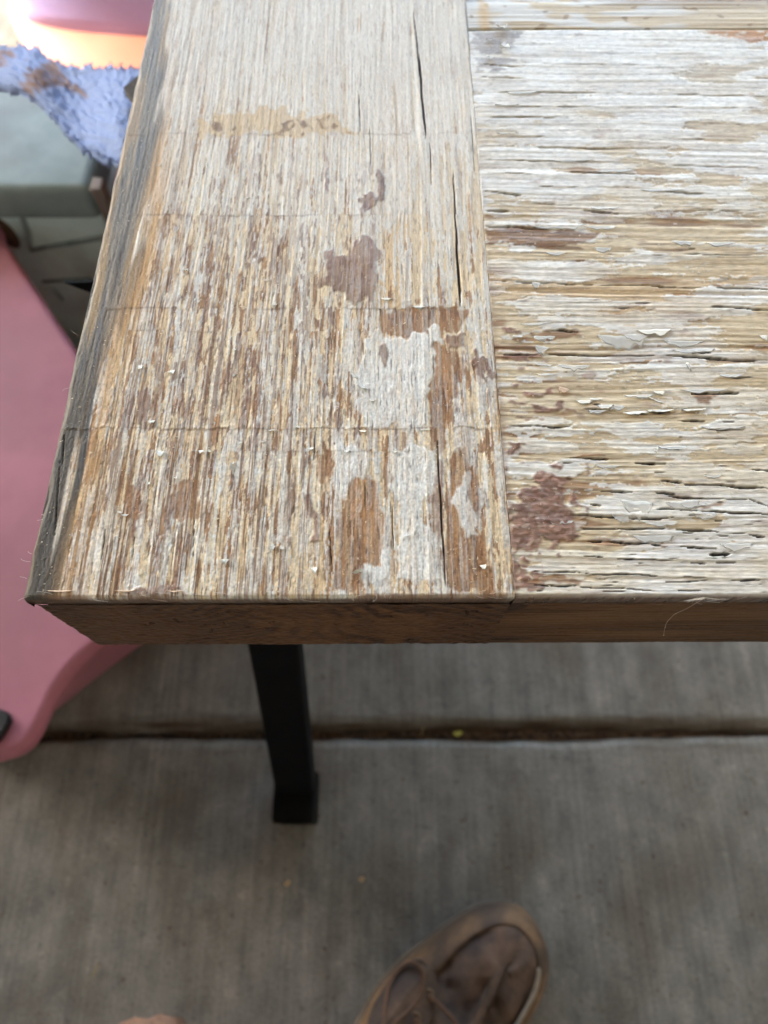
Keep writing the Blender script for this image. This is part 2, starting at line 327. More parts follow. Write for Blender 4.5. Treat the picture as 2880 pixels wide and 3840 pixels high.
def compose_stile():
    nx = int((XJ-XL)*1000/DX)+1; V1 = 265.0; nv = int(V1/DX)+1
    u = np.arange(nx)*DX; v = np.arange(nv)*DX
    U, V = np.meshgrid(u, v); X = XL+(XJ-XL)*U/u[-1]; Y = YF+V/1000
    PX, PY = proj(X, Y, ZT); PX = PX.astype(np.float32); PY = PY.astype(np.float32)
    sh = U.shape; N = lambda ly, lx, s: gn(sh, DX, DX, ly, lx, s)
    nwarp = N(3, 2, 1); nw2 = N(1.0, .5, 2)
    # grain: vertical lines that sway slowly
    ug = np.arange(-400, nx+400)*DX
    r1 = np.random.default_rng(3)
    def line(l, s):
        a = np.random.default_rng(s).standard_normal(len(ug)); k = np.exp(-(np.arange(-60, 61)*DX/l)**2); a = np.convolve(a, k/k.sum(), 'same'); return a/a.std()
    sway = N(45, 25, 4)*0.9
    brk = N(7, .3, 50)
    G1 = .80*np.interp(U+sway, ug, line(.22, 31))+.60*brk; G2 = np.interp(U+sway, ug, line(.8, 32)); G3 = np.interp(U+sway*1.3, ug, line(2.6, 33)); G0 = .70*np.interp(U+sway*.8, ug, line(.14, 37))+.71*N(4, .13, 51); sc = N(.35, .14, 52)
    A = idw(PX[::4, ::4], PY[::4, ::4], AL, 3); A[1] *= 1.05; A[2] *= .95
    A = np.stack([np.kron(a, np.ones((4, 4), np.float32))[:sh[0], :sh[1]] for a in A]); A = np.stack([box_blur(a, 3) for a in A])
    LS = idw(PX[::4, ::4], PY[::4, ::4], ALN, 1)[0]; LS = box_blur(np.kron(LS, np.ones((4, 4), np.float32))[:sh[0], :sh[1]], 3)
    band = np.zeros(sh, np.int32); wobb = 2.5*np.sign(np.interp(U[0], u, line(2.2, 44)[400:400+nx]))+1.2*line(.5, 45)[400:400+nx]
    for b in BANDS: band += (PY > b+wobb[None, :]).astype(np.int32)
    def banded(n, k=53):
        out = n.copy()
        for b in range(1, len(BANDS)+1):
            m = band == b; out[m] = (0.85*n+0.52*np.roll(n, b*k, 1))[m]
        return out
    nW = banded(0.62*N(13, .33, 5)+0.50*N(4.5, 1.0, 6)+0.55*G1+0.22*G2+.22*G0+.28*N(1.0, .2, 66)+.15*sc); nW /= nW.std()
    nB = banded(0.6*N(9, .42, 7)+0.55*N(3, 1.1, 8)+0.3*G2+.32*N(1.3, .22, 67)+.12*sc); nB /= nB.std()
    nD = banded(0.65*N(7, .55, 9)+0.55*N(1.8, .45, 10)+.3*N(.7, .2, 68)+.12*sc-.3*G1); nD /= nD.std()
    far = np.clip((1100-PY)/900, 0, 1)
    # bare wood
    C = np.empty(sh+(3,), np.float32); C[:] = lin((224, 205, 172))
    C = mixc(C, sstep(.5+.6*G1)*.6*LS.clip(.3, 1), lin((190, 156, 114))); C = mixc(C, sstep((G0-.2)/.7)*.4*LS, lin((170, 130, 90)))
    C = mixc(C, sstep(.35+.4*G2+.25*N(30, 2, 12))*.45, lin((236, 216, 178)))
    C = mixc(C, sstep((G3+.5*N(20, 3, 13)-.7)/1.2)*.55, lin((206, 168, 116)))
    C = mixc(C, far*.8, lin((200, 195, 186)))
    Rg = np.full(sh, .62, np.float32)
    H = .017*G1+.03*G2+.022*N(6, .3, 14)
    # brown stain left in the pores
    mB = sstep((A[1]*1.0-cdf(-nB))/.07+.5)
    cB = np.empty_like(C); cB[:] = lin((156, 114, 78)); cB = mixc(cB, sstep(.5+.4*G1+.3*nw2), lin((126, 88, 60))); cB = mixc(cB, sstep((N(9, 1.2, 15)-.3)/1.0)*.6, lin((184, 136, 86)))
    mB *= (.85-.3*far); C = C*(1-mB[..., None])+cB*mB[..., None]
    # whitened residue
    mW = sstep((A[0]*1.04-cdf(-nW))/.10+.5)*(.82+.1*nw2)
    mW = np.clip(mW, 0, 1)*(.92-.34*far)
    cW = np.empty_like(C); cW[:] = lin((230, 230, 226)); cW = mixc(cW, sstep(.5+.35*N(18, 2.5, 16))*.5, lin((206, 207, 203))); cW = mixc(cW, sstep((G1-.1)/.9)*.5*LS, lin((196, 178, 150)))
    C = C*(1-mW[..., None])+cW*mW[..., None]; H += .05*mW; Rg -= .12*mW
    # old dark varnish
    mD = sstep((A[2]*1.0-cdf(-nD))/.16+.5)*(.78-.3*far)*sstep(.85-.45*G1)
    cD = np.empty_like(C); cD[:] = lin((136, 104, 88)); cD = mixc(cD, sstep(.5+.5*N(2.5, .6, 17)), lin((116, 84, 70))); cD = mixc(cD, sstep((N(.6, .5, 18)-.4)/1.2)*.5, lin((168, 142, 126)))
    C = C*(1-mD[..., None])+cD*mD[..., None]; H += .06*mD+.05*mD*N(.5, .4, 19)
    # fine latewood lines, scraped proud and darker, that cross everything but the thick residues
    dl = sstep((np.maximum(G0+.35*N(14, .2, 47), .9*G1)-.70)/.40)*(.80-.45*far)*(1-.6*mD)*LS; C = mixc(C, dl*sstep(.7+.5*N(12, .8, 48)), lin((118, 82, 54))); H -= .025*dl
    hl = sstep((-G0+.3*N(10, .2, 49)-.75)/.45)*.62*LS*(1-.5*far); C = mixc(C, hl, lin((234, 228, 212)))
    # hand placed patches
    wx = PX+nwarp*7+nw2*4; wy = PY+N(2, 1.2, 20)*9+N(.6, .4, 21)*4
    streak = sstep(.5+.7*G1)
    for t, poly in PATCH_L:
        x0 = min(p[0] for p in poly)-40; x1 = max(p[0] for p in poly)+40; y0 = min(p[1] for p in poly)-50; y1 = max(p[1] for p in poly)+50
        ys, xs = np.where((PX > x0) & (PX < x1) & (PY > y0) & (PY < y1))
        if not len(ys): continue
        sl_ = (slice(ys.min(), ys.max()+1), slice(xs.min(), xs.max()+1))
        m = pip(wx[sl_], wy[sl_], poly).astype(np.float32); m = box_blur(m, 1)
        if t == 'd':
            c = mixc(cD[sl_], sstep(.4+.4*N(4, 2, 22)[sl_])*.7, lin((150, 122, 114))); k = m*(.84-.22*streak[sl_])
            H[sl_] = H[sl_]*(1-.8*m)+m*(.15+.035*N(2.4, .8, 23)[sl_]+.012*N(.5, .5, 24)[sl_]); Rg[sl_] = Rg[sl_]*(1-m)+m*.36
        elif t == 'e': c = cD[sl_]; k = m*.8*sstep(.35-.8*nD[sl_]); H[sl_] = H[sl_]+.05*k
        elif t == 'B': c = cB[sl_]*.62; k = m*.75*sstep(.7+.6*N(1.5, 1, 25)[sl_])
        elif t == 'b': c = cB[sl_]; k = m*(.88-.35*streak[sl_]); H[sl_] = H[sl_]-.04*m
        elif t == 't': c = C[sl_]*0+lin((205, 180, 138)); k = m*.7
        else: c = cW[sl_]*1.06; k = m*(.86+.10*nw2[sl_]).clip(0, .95); k *= (1-.22*streak[sl_]); H[sl_] = H[sl_]+.10*m; Rg[sl_] = Rg[sl_]*(1-m)+m*.45
        k = np.clip(k, 0, 1); C[sl_] = C[sl_]*(1-k[..., None])+c*k[..., None]
    # grey weathered left margin and the golden band beside it
    edge = np.interp(PY, [0, 500, 1000, 1600, 2230], [6, 11, 11.5, 7.5, 8.5])*1.0
    mg = sstep((edge+1.2*N(12, 1.0, 26)-U)/2.2+.5)
    cg = np.empty_like(C); cg[:] = lin((138, 128, 112)); cg = mixc(cg, sstep(.5+.5*G1+.5*N(8, .3, 27)), lin((104, 98, 90)))
    cg = mixc(cg, sstep((N(16, 1.0, 28)-.1)/.8)*.75, lin((176, 146, 104))); cg = mixc(cg, sstep((N(14, .5, 29)-.9)/.6)*.7, lin((82, 86, 94)))
    cg = mixc(cg, np.clip((1000-PY)/800, 0, 1)*.45, lin((152, 152, 150))); cg = mixc(cg, sstep((PY-1100)/600)*.75, lin((58, 54, 48)))
    C = C*(1-mg[..., None])+cg*mg[..., None]; H = H*(1-.5*mg)+mg*(.012*N(2.0, .3, 30)+.01*G0-.05); Rg = Rg*(1-mg)+.6*mg
    gold = np.exp(-((U-edge-1.6-.8*N(25, 3, 34))/(1.5+1.6*np.clip((PY-400)/700, 0, 1)))**2)*np.interp(PY, [0, 350, 600, 1500, 1800, 2230], [.1, .25, .8, .9, .75, .5])
    gold *= sstep(.75+.45*N(14, .5, 35)); C = mixc(C, np.clip(gold, 0, 1)*.75, lin((202, 156, 94)))
    # scraper stop lines
    for b, st, x0, x1 in ((500, .05, 480, 1750), (805, .07, 480, 1500), (1155, .09, 400, 1740), (1605, .13, 200, 1870), (1690, .03, 900, 1560), (1240, .03, 500, 1100)):
        d = b+wobb[None, :]-PY; on = (PX > x0) & (PX < x1) & (d > 0)
        e = np.exp(-np.clip(d, 0, None)/22.0)*on*sstep(.6+.6*N(.8, 3.0, 36+b)); H += st*e
        dk = np.exp(-(d+3)**2/14.0)*((PX > x0) & (PX < x1))*sstep(.45+.6*N(.6, 2.5, 37+b)); C = mixc(C, np.clip(dk*(.25+2.2*st), 0, .7), lin((92, 62, 46)))
    # pores, specks
    po = sstep((N(1.6, .14, 40)-1.5-.3*far)/.5); C = mixc(C, po*.55*(1-.7*far), lin((78, 54, 36))); H -= .06*po
    sp = sstep((N(.22, .22, 41)-2.6)/.4); C = mixc(C, sp*.8, lin((236, 224, 196))); H += .15*sp
    fz = N(.25, .20, 42); C *= (1+.10*fz[..., None]*np.clip((PY-700)/900, .2, 1)[..., None]); H += .02*fz
    for sx0, sy0, sx1, sy1, w in SLITS_L: H, C = slit(H, C, PX, PY, sx0, sy0, sx1, sy1, w*.95, 0, nwarp*.25, 1.0)
    # rounded arrises
    H -= .35*np.clip(1-V/.7, 0, 1)**2; H -= .04*np.clip(1-(u[-1]-U)/.3, 0, 1)**2
    H -= (.9*np.clip(1-(U+.25*N(4, 1, 43))/1.4, 0, 1)**2)
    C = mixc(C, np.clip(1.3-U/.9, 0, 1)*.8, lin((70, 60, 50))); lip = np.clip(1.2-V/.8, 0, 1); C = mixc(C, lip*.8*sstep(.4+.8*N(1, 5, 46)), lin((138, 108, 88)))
    return X, Y, H, C, Rg, V

def slit(H, C, PX, PY, x0, y0, x1, y1, w, lip, nwp, fd=None):
    L = math.hypot(x1-x0, y1-y0); ux, uy = (x1-x0)/L, (y1-y0)/L
    bb = (PX > min(x0, x1)-60) & (PX < max(x0, x1)+60) & (PY > min(y0, y1)-70) & (PY < max(y0, y1)+70)
    ys, xs = np.where(bb)
    if not len(ys): return H, C
    s_ = (slice(ys.min(), ys.max()+1), slice(xs.min(), xs.max()+1))
    px, py = PX[s_], PY[s_]
    s = ((px-x0)*ux+(py-y0)*uy)/L; d = (px-x0)*(-uy)+(py-y0)*ux
    n = nwp[s_]; d = d+n*w*.55
    hw = w*.62*np.sqrt(np.clip(4*s*(1-s), 0, 1))*(1+.35*np.roll(n, 31, 1)); ok = (s > 0) & (s < 1)
    k = np.where(ok, np.clip((hw-np.abs(d))/np.maximum(1.5, hw*.5), 0, 1), 0)
    fd = fd or float(np.interp(y0, [300, 900, 1300], [.5, .7, 1]))
    H[s_] -= (0.3+.09*w)*sstep(k)*fd
    C[s_] = mixc(C[s_], sstep(k*1.6)*.92*fd, lin((52, 38, 26)))
    if lip:                                        # raised, curled paint on the far side of the crack
        up = -d-hw; e = np.where(ok & (up > 0), np.exp(-up/(9+lip*14)), 0)*np.clip(4*s*(1-s)*1.5, 0, 1)
        H[s_] += lip*e; C[s_] = mixc(C[s_], np.clip(e, 0, 1)*.25, lin((216, 215, 212)))
    return H, C

SLITS_R = [  # x0, y0, x1, y1, half width px, lip mm
 (2412, 1734, 2527, 1740, 7, .1), (2817, 1762, 2895, 1766, 6, .1), (2475, 1803, 2560, 1812, 6, .05), (2560, 1814, 2895, 1832, 9, .15), (2457, 1851, 2531, 1853, 8, .1), (2457, 1859, 2820, 1878, 5, .05), (2800, 1872, 2895, 1900, 5, .1),
 (2454, 1908, 2615, 1913, 7, .1), (2629, 1916, 2895, 1932, 8, .1), (2352, 1938, 2538, 1942, 7, .1), (2324, 1985, 2506, 1988, 7, .15), (2524, 1988, 2695, 1999, 7, .1), (2800, 2008, 2880, 2014, 8, .1), (2290, 2034, 2440, 2037, 7, .1), (2440, 2042, 2478, 2048, 8, 0),
 (2524, 2050, 2690, 2057, 8, .1), (2705, 2056, 2779, 2052, 6, .05), (2660, 2084, 2737, 2079, 14, .1), (2310, 2094, 2552, 2100, 5, .15), (2587, 2113, 2650, 2118, 8, .1), (2660, 2107, 2760, 2110, 4, .05), (2290, 2150, 2470, 2160, 6, .1), (2555, 2162, 2670, 2172, 5, .1),
 (2720, 2174, 2852, 2175, 6, .1), (2492, 2182, 2672, 2178, 5, .1), (2538, 2213, 2628, 2216, 5, .1), (2342, 2210, 2455, 2220, 4, .1), (2139, 1930, 2211, 1933, 6, .05), (2205, 1932, 2500, 1945, 7, .1), (2168, 1982, 2370, 1985, 4, .05), (2370, 1985, 2520, 1989, 6, .1),
 (2200, 2027, 2440, 2038, 7, .1), (2182, 2089, 2262, 2092, 5, .05), (2312, 2092, 2510, 2100, 5, .1), (1998, 2142, 2180, 2150, 6, .05), (2175, 2150, 2500, 2160, 5, .1), (2000, 2194, 2160, 2199, 6, .05), (2153, 2203, 2345, 2208, 4, .05), (2131, 1716, 2283, 1724, 6, .1), (2381, 1733, 2500, 1738, 6, .1),
 (2244, 1840, 2377, 1845, 6, .05), (2212, 1895, 2255, 1899, 6, 0), (2045, 1331, 2440, 1335, 6, .2), (2420, 1334, 2895, 1352, 7, .15), (1885, 1332, 2045, 1336, 4, .1), (1895, 1596, 2160, 1600, 4, .05), (1840, 1055, 2200, 1068, 5, .1), (2180, 1066, 2560, 1078, 6, .1), (2540, 1076, 2895, 1085, 6, .1),
 (2250, 954, 2895, 958, 4, .05), (2640, 1150, 2895, 1166, 6, .1), (2053, 1240, 2170, 1242, 6, .05), (2590, 1322, 2665, 1324, 8, .3), (2735, 1416, 2830, 1416, 6, .25), (2590, 1473, 2680, 1474, 9, .2), (2665, 1474, 2775, 1476, 7, .2), (2425, 1543, 2515, 1545, 5, .25), (2550, 1537, 2625, 1539, 4, .25), (2545, 1576, 2650, 1580, 5, .25), (2680, 1581, 2760, 1583, 4, .2),
 (2640, 1611, 2790, 1612, 5, .3), (2540, 1640, 2590, 1643, 6, .2), (2480, 1684, 2555, 1684, 6, .25), (2340, 1550, 2430, 1553, 4, .3), (2180, 1535, 2260, 1537, 4, .2), (2190, 1513, 2260, 1516, 4, .3),
 (1785, 291, 1985, 296, 6, .1), (1840, 347, 2300, 349, 5, .25), (2280, 350, 2895, 362, 4, .2), (1793, 399, 2300, 403, 4, .3), (2300, 401, 2895, 408, 3, .2), (1795, 438, 2140, 443, 6, .3), (1808, 511, 2065, 516, 4, .35), (1986, 553, 2390, 561, 4, .3), (1808, 600, 2360, 609, 4, .35), (2094, 644, 2402, 656, 6, .35), (1816, 650, 2000, 654, 4, .3),
 (1816, 718, 1975, 735, 6, .2), (2449, 716, 2700, 732, 7, .3), (1824, 791, 1924, 795, 7, .3), (2171, 790, 2330, 806, 6, .3), (2395, 786, 2895, 794, 4, .25), (1830, 850, 2060, 860, 10, .35), (2000, 700, 2200, 706, 3, .3), (1990, 765, 2150, 770, 3, .25), (2500, 520, 2800, 528, 3, .25), (2550, 460, 2895, 470, 3, .25), (2480, 620, 2895, 632, 3, .3), (2240, 700, 2420, 704, 3, .25),
 (1780, 240, 1960, 252, 5, .1), (2000, 240, 2500, 246, 3, .2), (2100, 200, 2700, 206, 2, .2), (2300, 150, 2800, 154, 2, .2)]
AR = [  # px, py, film, brown, dark
 (1900, 300, .9, .02, .0), (2300, 200, .92, .0, 0), (2800, 250, .72, .04, 0), (2100, 500, .93, .0, 0), (2500, 500, .85, .02, 0), (2850, 550, .62, .03, 0), (1900, 700, .95, 0, 0), (2300, 720, .85, .03, 0), (2800, 750, .55, .05, 0),
 (1900, 900, .35, .5, 0), (2150, 900, .5, .35, 0), (2500, 900, .55, .15, 0), (2850, 880, .5, .2, 0), (2000, 1010, .2, .3, 0), (2400, 1020, .12, .12, 0), (2800, 1020, .12, .05, 0),
 (2000, 1110, .72, .08, 0), (2350, 1110, .3, .06, 0), (2750, 1120, .08, .03, 0), (1960, 1190, .5, .25, 0), (2300, 1200, .15, .12, 0), (2750, 1230, .06, .05, 0), (2150, 1290, .2, .3, 0), (2500, 1290, .4, .15, 0), (2800, 1310, .6, .1, 0),
 (2000, 1400, .75, .05, .03), (2300, 1400, .3, .15, 0), (2700, 1400, .2, .08, 0), (1960, 1500, .7, .08, .1), (2200, 1500, .6, .06, .05), (2600, 1500, .3, .06, 0), (2000, 1590, .45, .2, .08), (2400, 1570, .75, .04, 0), (2750, 1580, .8, .05, 0),
 (2150, 1660, .12, .12, 0), (2450, 1650, .25, .2, 0), (2800, 1660, .45, .1, 0), (2050, 1740, .7, .12, .05), (2400, 1720, .3, .1, 0), (2750, 1720, .2, .08, 0), (2250, 1800, .6, .15, 0), (2600, 1790, .75, .06, 0), (2850, 1800, .7, .1, 0),
 (2250, 1880, .6, .15, 0), (2450, 1900, .7, .1, 0), (2650, 1880, .35, .35, 0), (2850, 1890, .6, .2, 0), (2250, 1980, .25, .35, 0), (2500, 1960, .65, .12, 0), (2800, 1970, .85, .05, 0), (2200, 2080, .7, .15, .02), (2500, 2060, .75, .12, 0), (2800, 2080, .88, .04, 0),
 (2050, 2170, .4, .4, .12), (2300, 2160, .75, .12, 0), (2600, 2170, .8, .08, 0), (2850, 2180, .85, .05, 0), (1960, 2210, .1, .6, .5)]
PATCH_R = [
 ('b', [(1985, 1240), (2060, 1235), (2170, 1238), (2150, 1262), (2100, 1275), (2030, 1275)]), ('b', [(2600, 1480), (2660, 1476), (2655, 1500), (2620, 1502)]),
 ('b', [(1830, 862), (2000, 850), (2080, 868), (2240, 880), (2230, 905), (2050, 925), (1835, 920)]), ('b', [(1980, 2165), (2180, 2168), (2160, 2192), (1960, 2190)]), ('b', [(2620, 1890), (2700, 1888), (2690, 1906), (2625, 1905)]),
 ('d', [(2010, 1790), (2035, 1765), (2075, 1768), (2105, 1800), (2110, 1850), (2130, 1920), (2150, 1960), (2168, 2010), (2160, 2035), (2125, 2040), (2105, 2015), (2095, 2050), (2075, 2065), (2055, 2055), (2048, 2010), (2020, 2000), (2030, 2040), (2000, 2070), (1975, 2060), (1940, 2070), (1925, 2020), (1920, 1890), (1950, 1870), (1945, 1845), (1975, 1835), (2015, 1840)]),
 ('d', [(1890, 1655), (1930, 1650), (1972, 1670), (1965, 1695), (1900, 1700)]), ('d', [(2062, 1733), (2095, 1730), (2105, 1755), (2075, 1762)]), ('d', [(2145, 1840), (2160, 1850), (2180, 1885), (2210, 1900), (2205, 1960), (2195, 1960), (2195, 1910), (2160, 1895), (2147, 1870)]),
 ('d', [(2115, 1790), (2130, 1805), (2125, 1815), (2105, 1800)]), ('d', [(1985, 1520), (2030, 1512), (2110, 1520), (2095, 1540), (2010, 1545)]), ('d', [(2110, 1535), (2165, 1535), (2160, 1546), (2120, 1546)]), ('d', [(1900, 1490), (1925, 1500), (1985, 1505), (1960, 1518), (1905, 1512)]), ('d', [(1975, 1462), (2060, 1460), (2080, 1475), (1990, 1484)]),
 ('d', [(1885, 1330), (2030, 1328), (2030, 1345), (1950, 1352), (1890, 1345)]), ('d', [(1900, 1230), (1945, 1245), (1930, 1255), (1895, 1252)]), ('d', [(1960, 2078), (2000, 2085), (2000, 2105), (1968, 2100)]), ('d', [(1925, 2090), (1960, 2130), (1990, 2140), (1985, 2200), (1930, 2215), (1915, 2150)]), ('d', [(2185, 1725), (2195, 1725), (2210, 1775), (2200, 1775)]),
 ('g', [(1770, 108), (1960, 108), (1960, 130), (1880, 180), (1900, 210), (1950, 225), (1880, 240), (1880, 260), (1790, 270), (1780, 180)]),
 ('o', [(2650, 122), (2890, 118), (2890, 150), (2820, 155), (2760, 140)])]

def compose_rail():
    X0, X1 = XJ+.0001, 0.150
    nx = int((X1-X0)*1000/.25)+1; V1 = 203.0; nv = int(V1/DX)+1
    u = np.arange(nx)*.25; v = np.arange(nv)*DX
    U, V = np.meshgrid(u, v); X = X0+U/1000; Y = YF+V/1000
    PX, PY = proj(X, Y, ZT); PX = PX.astype(np.float32); PY = PY.astype(np.float32)
    sh = U.shape; N = lambda ly, lx, s: gn(sh, DX, .25, ly, lx, s)
    vg = np.arange(-600, nv+600)*DX
    def line(l, s):
        a = np.random.default_rng(s).standard_normal(len(vg)); k = np.exp(-(np.arange(-80, 81)*DX/l)**2); a = np.convolve(a, k/k.sum(), 'same'); return a/a.std()
    sway = N(22, 40, 101)*1.2+U*.028
    G1 = np.interp(V+sway, vg, line(.28, 131)); G2 = np.interp(V+sway, vg, line(.9, 132)); G3 = np.interp(V+sway, vg, line(4, 133))
    A = idw(PX[::4, ::4], PY[::4, ::4], AR, 3); A[0] *= np.interp(PY[::4, ::4], [1500, 1750], [1.0, 1.14])
    A = np.stack([np.kron(a, np.ones((4, 4), np.float32))[:sh[0], :sh[1]] for a in A]); A = np.stack([box_blur(a, 3) for a in A])
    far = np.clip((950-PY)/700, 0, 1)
    nF = .62*N(1.2, 5, 105)+.8*N(3.6, 13, 106)+.2*G2+.26*N(.3, 1.0, 107)+.12*N(.25, .3, 141); nF /= nF.std()
    nB = .7*N(.8, 6, 108)+.5*N(1.6, 4, 109)-.4*G2; nB /= nB.std()
    nD = .7*N(1.0, 2.5, 110)+.5*N(.6, .8, 111); nD /= nD.std()
    nw = N(.4, .5, 112); nw2 = N(1.2, 3, 113)
    C = np.empty(sh+(3,), np.float32); C[:] = lin((208, 192, 162))
    C = mixc(C, sstep(.5+.5*G1+.3*N(.25, 9, 114))*.55, lin((180, 156, 120))); C = mixc(C, sstep(.3+.4*G2)*.5, lin((222, 210, 184))); C = mixc(C, sstep((G3+.5*N(4, 20, 115)-.6)/1.0)*.35, lin((190, 150, 100)))
    C = mixc(C, sstep((N(.22, 5, 116)-1.2)/.5)*.45, lin((128, 96, 66)))
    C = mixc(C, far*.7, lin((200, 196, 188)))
    Rg = np.full(sh, .58, np.float32); H = (.045*G1+.05*G2+.03*N(.3, 5, 117))*(1-.6*far)
    mB = sstep((A[1]-cdf(-nB))/.16+.5)*(.75-.3*far)
    cB = np.empty_like(C); cB[:] = lin((156, 112, 70)); cB = mixc(cB, sstep(.5+.5*G1), lin((112, 76, 46)))
    C = C*(1-mB[..., None])+cB*mB[..., None]
    q = A[0]*1.02-cdf(-nF); mF = sstep(q/.035+.5)     # film with crisp torn edges
    th = sstep(.55+.45*N(3, 9, 118)); kF = mF*np.clip(.36+.44*th+.10*far, 0, .9)
    cF = np.empty_like(C); cF[:] = lin((230, 230, 226)); cF = mixc(cF, sstep(.5+.4*N(2, 12, 119))*.5, lin((210, 210, 212))); cF = mixc(cF, sstep(.5+.45*G1)*.35, lin((226, 224, 216)))
    C = C*(1-kF[..., None])+cF*kF[..., None]; Rg = Rg*(1-mF)+mF*(.36+.08*nw)
    rim = np.exp(-(q/.03)**2); C = mixc(C, rim*.25, lin((226, 222, 210)))
    H += mF*(.08+.04*N(2, 6, 120))+.05*rim*sstep(.4+.7*nw2)
    mD = sstep((A[2]-cdf(-nD))/.12+.5)*.85
    cD = np.empty_like(C); cD[:] = lin((150, 112, 96)); cD = mixc(cD, sstep(.5+.5*N(.8, 1.2, 121)), lin((124, 92, 80))); cD = mixc(cD, sstep((N(.5, .6, 122)-.5)/1.0)*.55, lin((178, 156, 138)))
    C = C*(1-mD[..., None])+cD*mD[..., None]; H += mD*.08
    wx = PX+N(1, 1.5, 123)*8+nw*5; wy = PY+N(1.5, 2, 124)*6+N(.4, .6, 125)*3
    for t, poly in PATCH_R:
        x0 = min(p[0] for p in poly)-40; x1 = max(p[0] for p in poly)+40; y0 = min(p[1] for p in poly)-40; y1 = max(p[1] for p in poly)+40
        ys, xs = np.where((PX > x0) & (PX < x1) & (PY > y0) & (PY < y1))
        if not len(ys): continue
        s_ = (slice(ys.min(), ys.max()+1), slice(xs.min(), xs.max()+1)); m = box_blur(pip(wx[s_], wy[s_], poly).astype(np.float32), 1)
        if t == 'd': c = cD[s_]; k = m*.92; H[s_] = H[s_]*(1-.6*m)+m*(.18+.06*N(.7, .8, 126)[s_]+.05*nw[s_]); Rg[s_] = Rg[s_]*(1-m)+.55*m
        elif t == 'b': c = cB[s_]; k = m*.8
        elif t == 'g': c = C[s_]*0+lin((142, 130, 122)); k = m*.75*sstep(.75+.4*G2[s_])
        else: c = C[s_]*0+lin((176, 122, 66)); k = m*.8
        k = np.clip(k, 0, 1); C[s_] = C[s_]*(1-k[..., None])+c*k[..., None]
    # extra small cracks, denser toward the front edge
    r = np.random.default_rng(9)
    for i in range(70):
        y = 2225-abs(r.normal(0, 260)) if i < 50 else r.uniform(250, 2200); x = r.uniform(1960, 2880); L = r.uniform(25, 110)*(1.5 if y < 900 else 1)
        H, C = slit(H, C, PX, PY, x, y, x+L, y+L*.03, r.uniform(1.2, 2.8)*(.7 if y < 900 else 1), r.choice([0, .05, .1]), nw2)
    for a in SLITS_R: H, C = slit(H, C, PX, PY, *a[:4], a[4]*(.6 if a[1] < 900 else .92), a[5]*.55, nw2*.7)
    sp = sstep((N(.22, .24, 127)-2.7)/.4); C = mixc(C, sp*.8, lin((232, 220, 192))); H += .15*sp
    C *= (1+.08*N(.22, .8, 128)[..., None])
    # dirt along the joint with the stile
    jd = np.clip(1-U/(1.3+1.0*sstep(.5+.5*N(5, 5, 129))), 0, 1)*np.interp(PY, [0, 900, 1300, 1700, 2230], [.1, .15, .6, .85, .9]); C = mixc(C, jd*.8, lin((112, 84, 70))); H -= .15*jd
    H -= .35*np.clip(1-V/.7, 0, 1)**2; H -= .05*np.clip(1-U/.3, 0, 1)**2; H -= .6*np.clip(1-(V1-V)/.6, 0, 1)**2
    H += -.28*sstep((500-PY)/400)*np.clip(1-U/14, 0, 1)
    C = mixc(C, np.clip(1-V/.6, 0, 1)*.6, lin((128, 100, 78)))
    return X, Y, H, C, Rg, V

def compose_panel():
    X0, X1 = XJ+.0003, 0.17
    nx = int((X1-X0)*1000/.4)+1; u = np.arange(nx)*.4; v = np.arange(0, 46, .3); U, V = np.meshgrid(u, v)
    X = X0+U/1000; Y = YF+.2036+V/1000; sh = U.shape; N = lambda ly, lx, s: gn(sh, .3, .4, ly, lx, s)
    PX, PY = proj(X, Y, ZT)
    g = N(.4, 20, 201); C = np.empty(sh+(3,), np.float32); C[:] = lin((206, 194, 170)); C = mixc(C, sstep(.5+.5*g)*.5, lin((182, 158, 122)))
    f = sstep(((.95-(PX-1800)/900)-cdf(-N(2, 6, 202)))/.3+.5)*.85; C = mixc(C, f, lin((214, 216, 216)))
    C = mixc(C, np.exp(-((V-17)/3.5)**2)*sstep((PX-2150)/250)*.8, lin((120, 90, 66))); C = mixc(C, sstep((N(1.2, 1.6, 203)-1.6)/.5)*.6, lin((132, 104, 66)))  # brown band puts the shade of the panel bevel into the colour
    C = mixc(C, np.exp(-((U-6)/2.2)**2)*sstep(.6+.5*N(8, 2, 204))*.7, lin((206, 172, 112)))
    H = -.35+.05*g+.08*f-.9*np.clip(1-V/.7, 0, 1)-2.2*sstep((V-14)/6)+1.6*sstep((V-24)/8)
    return X, Y, H, C, np.full(sh, .5, np.float32), V

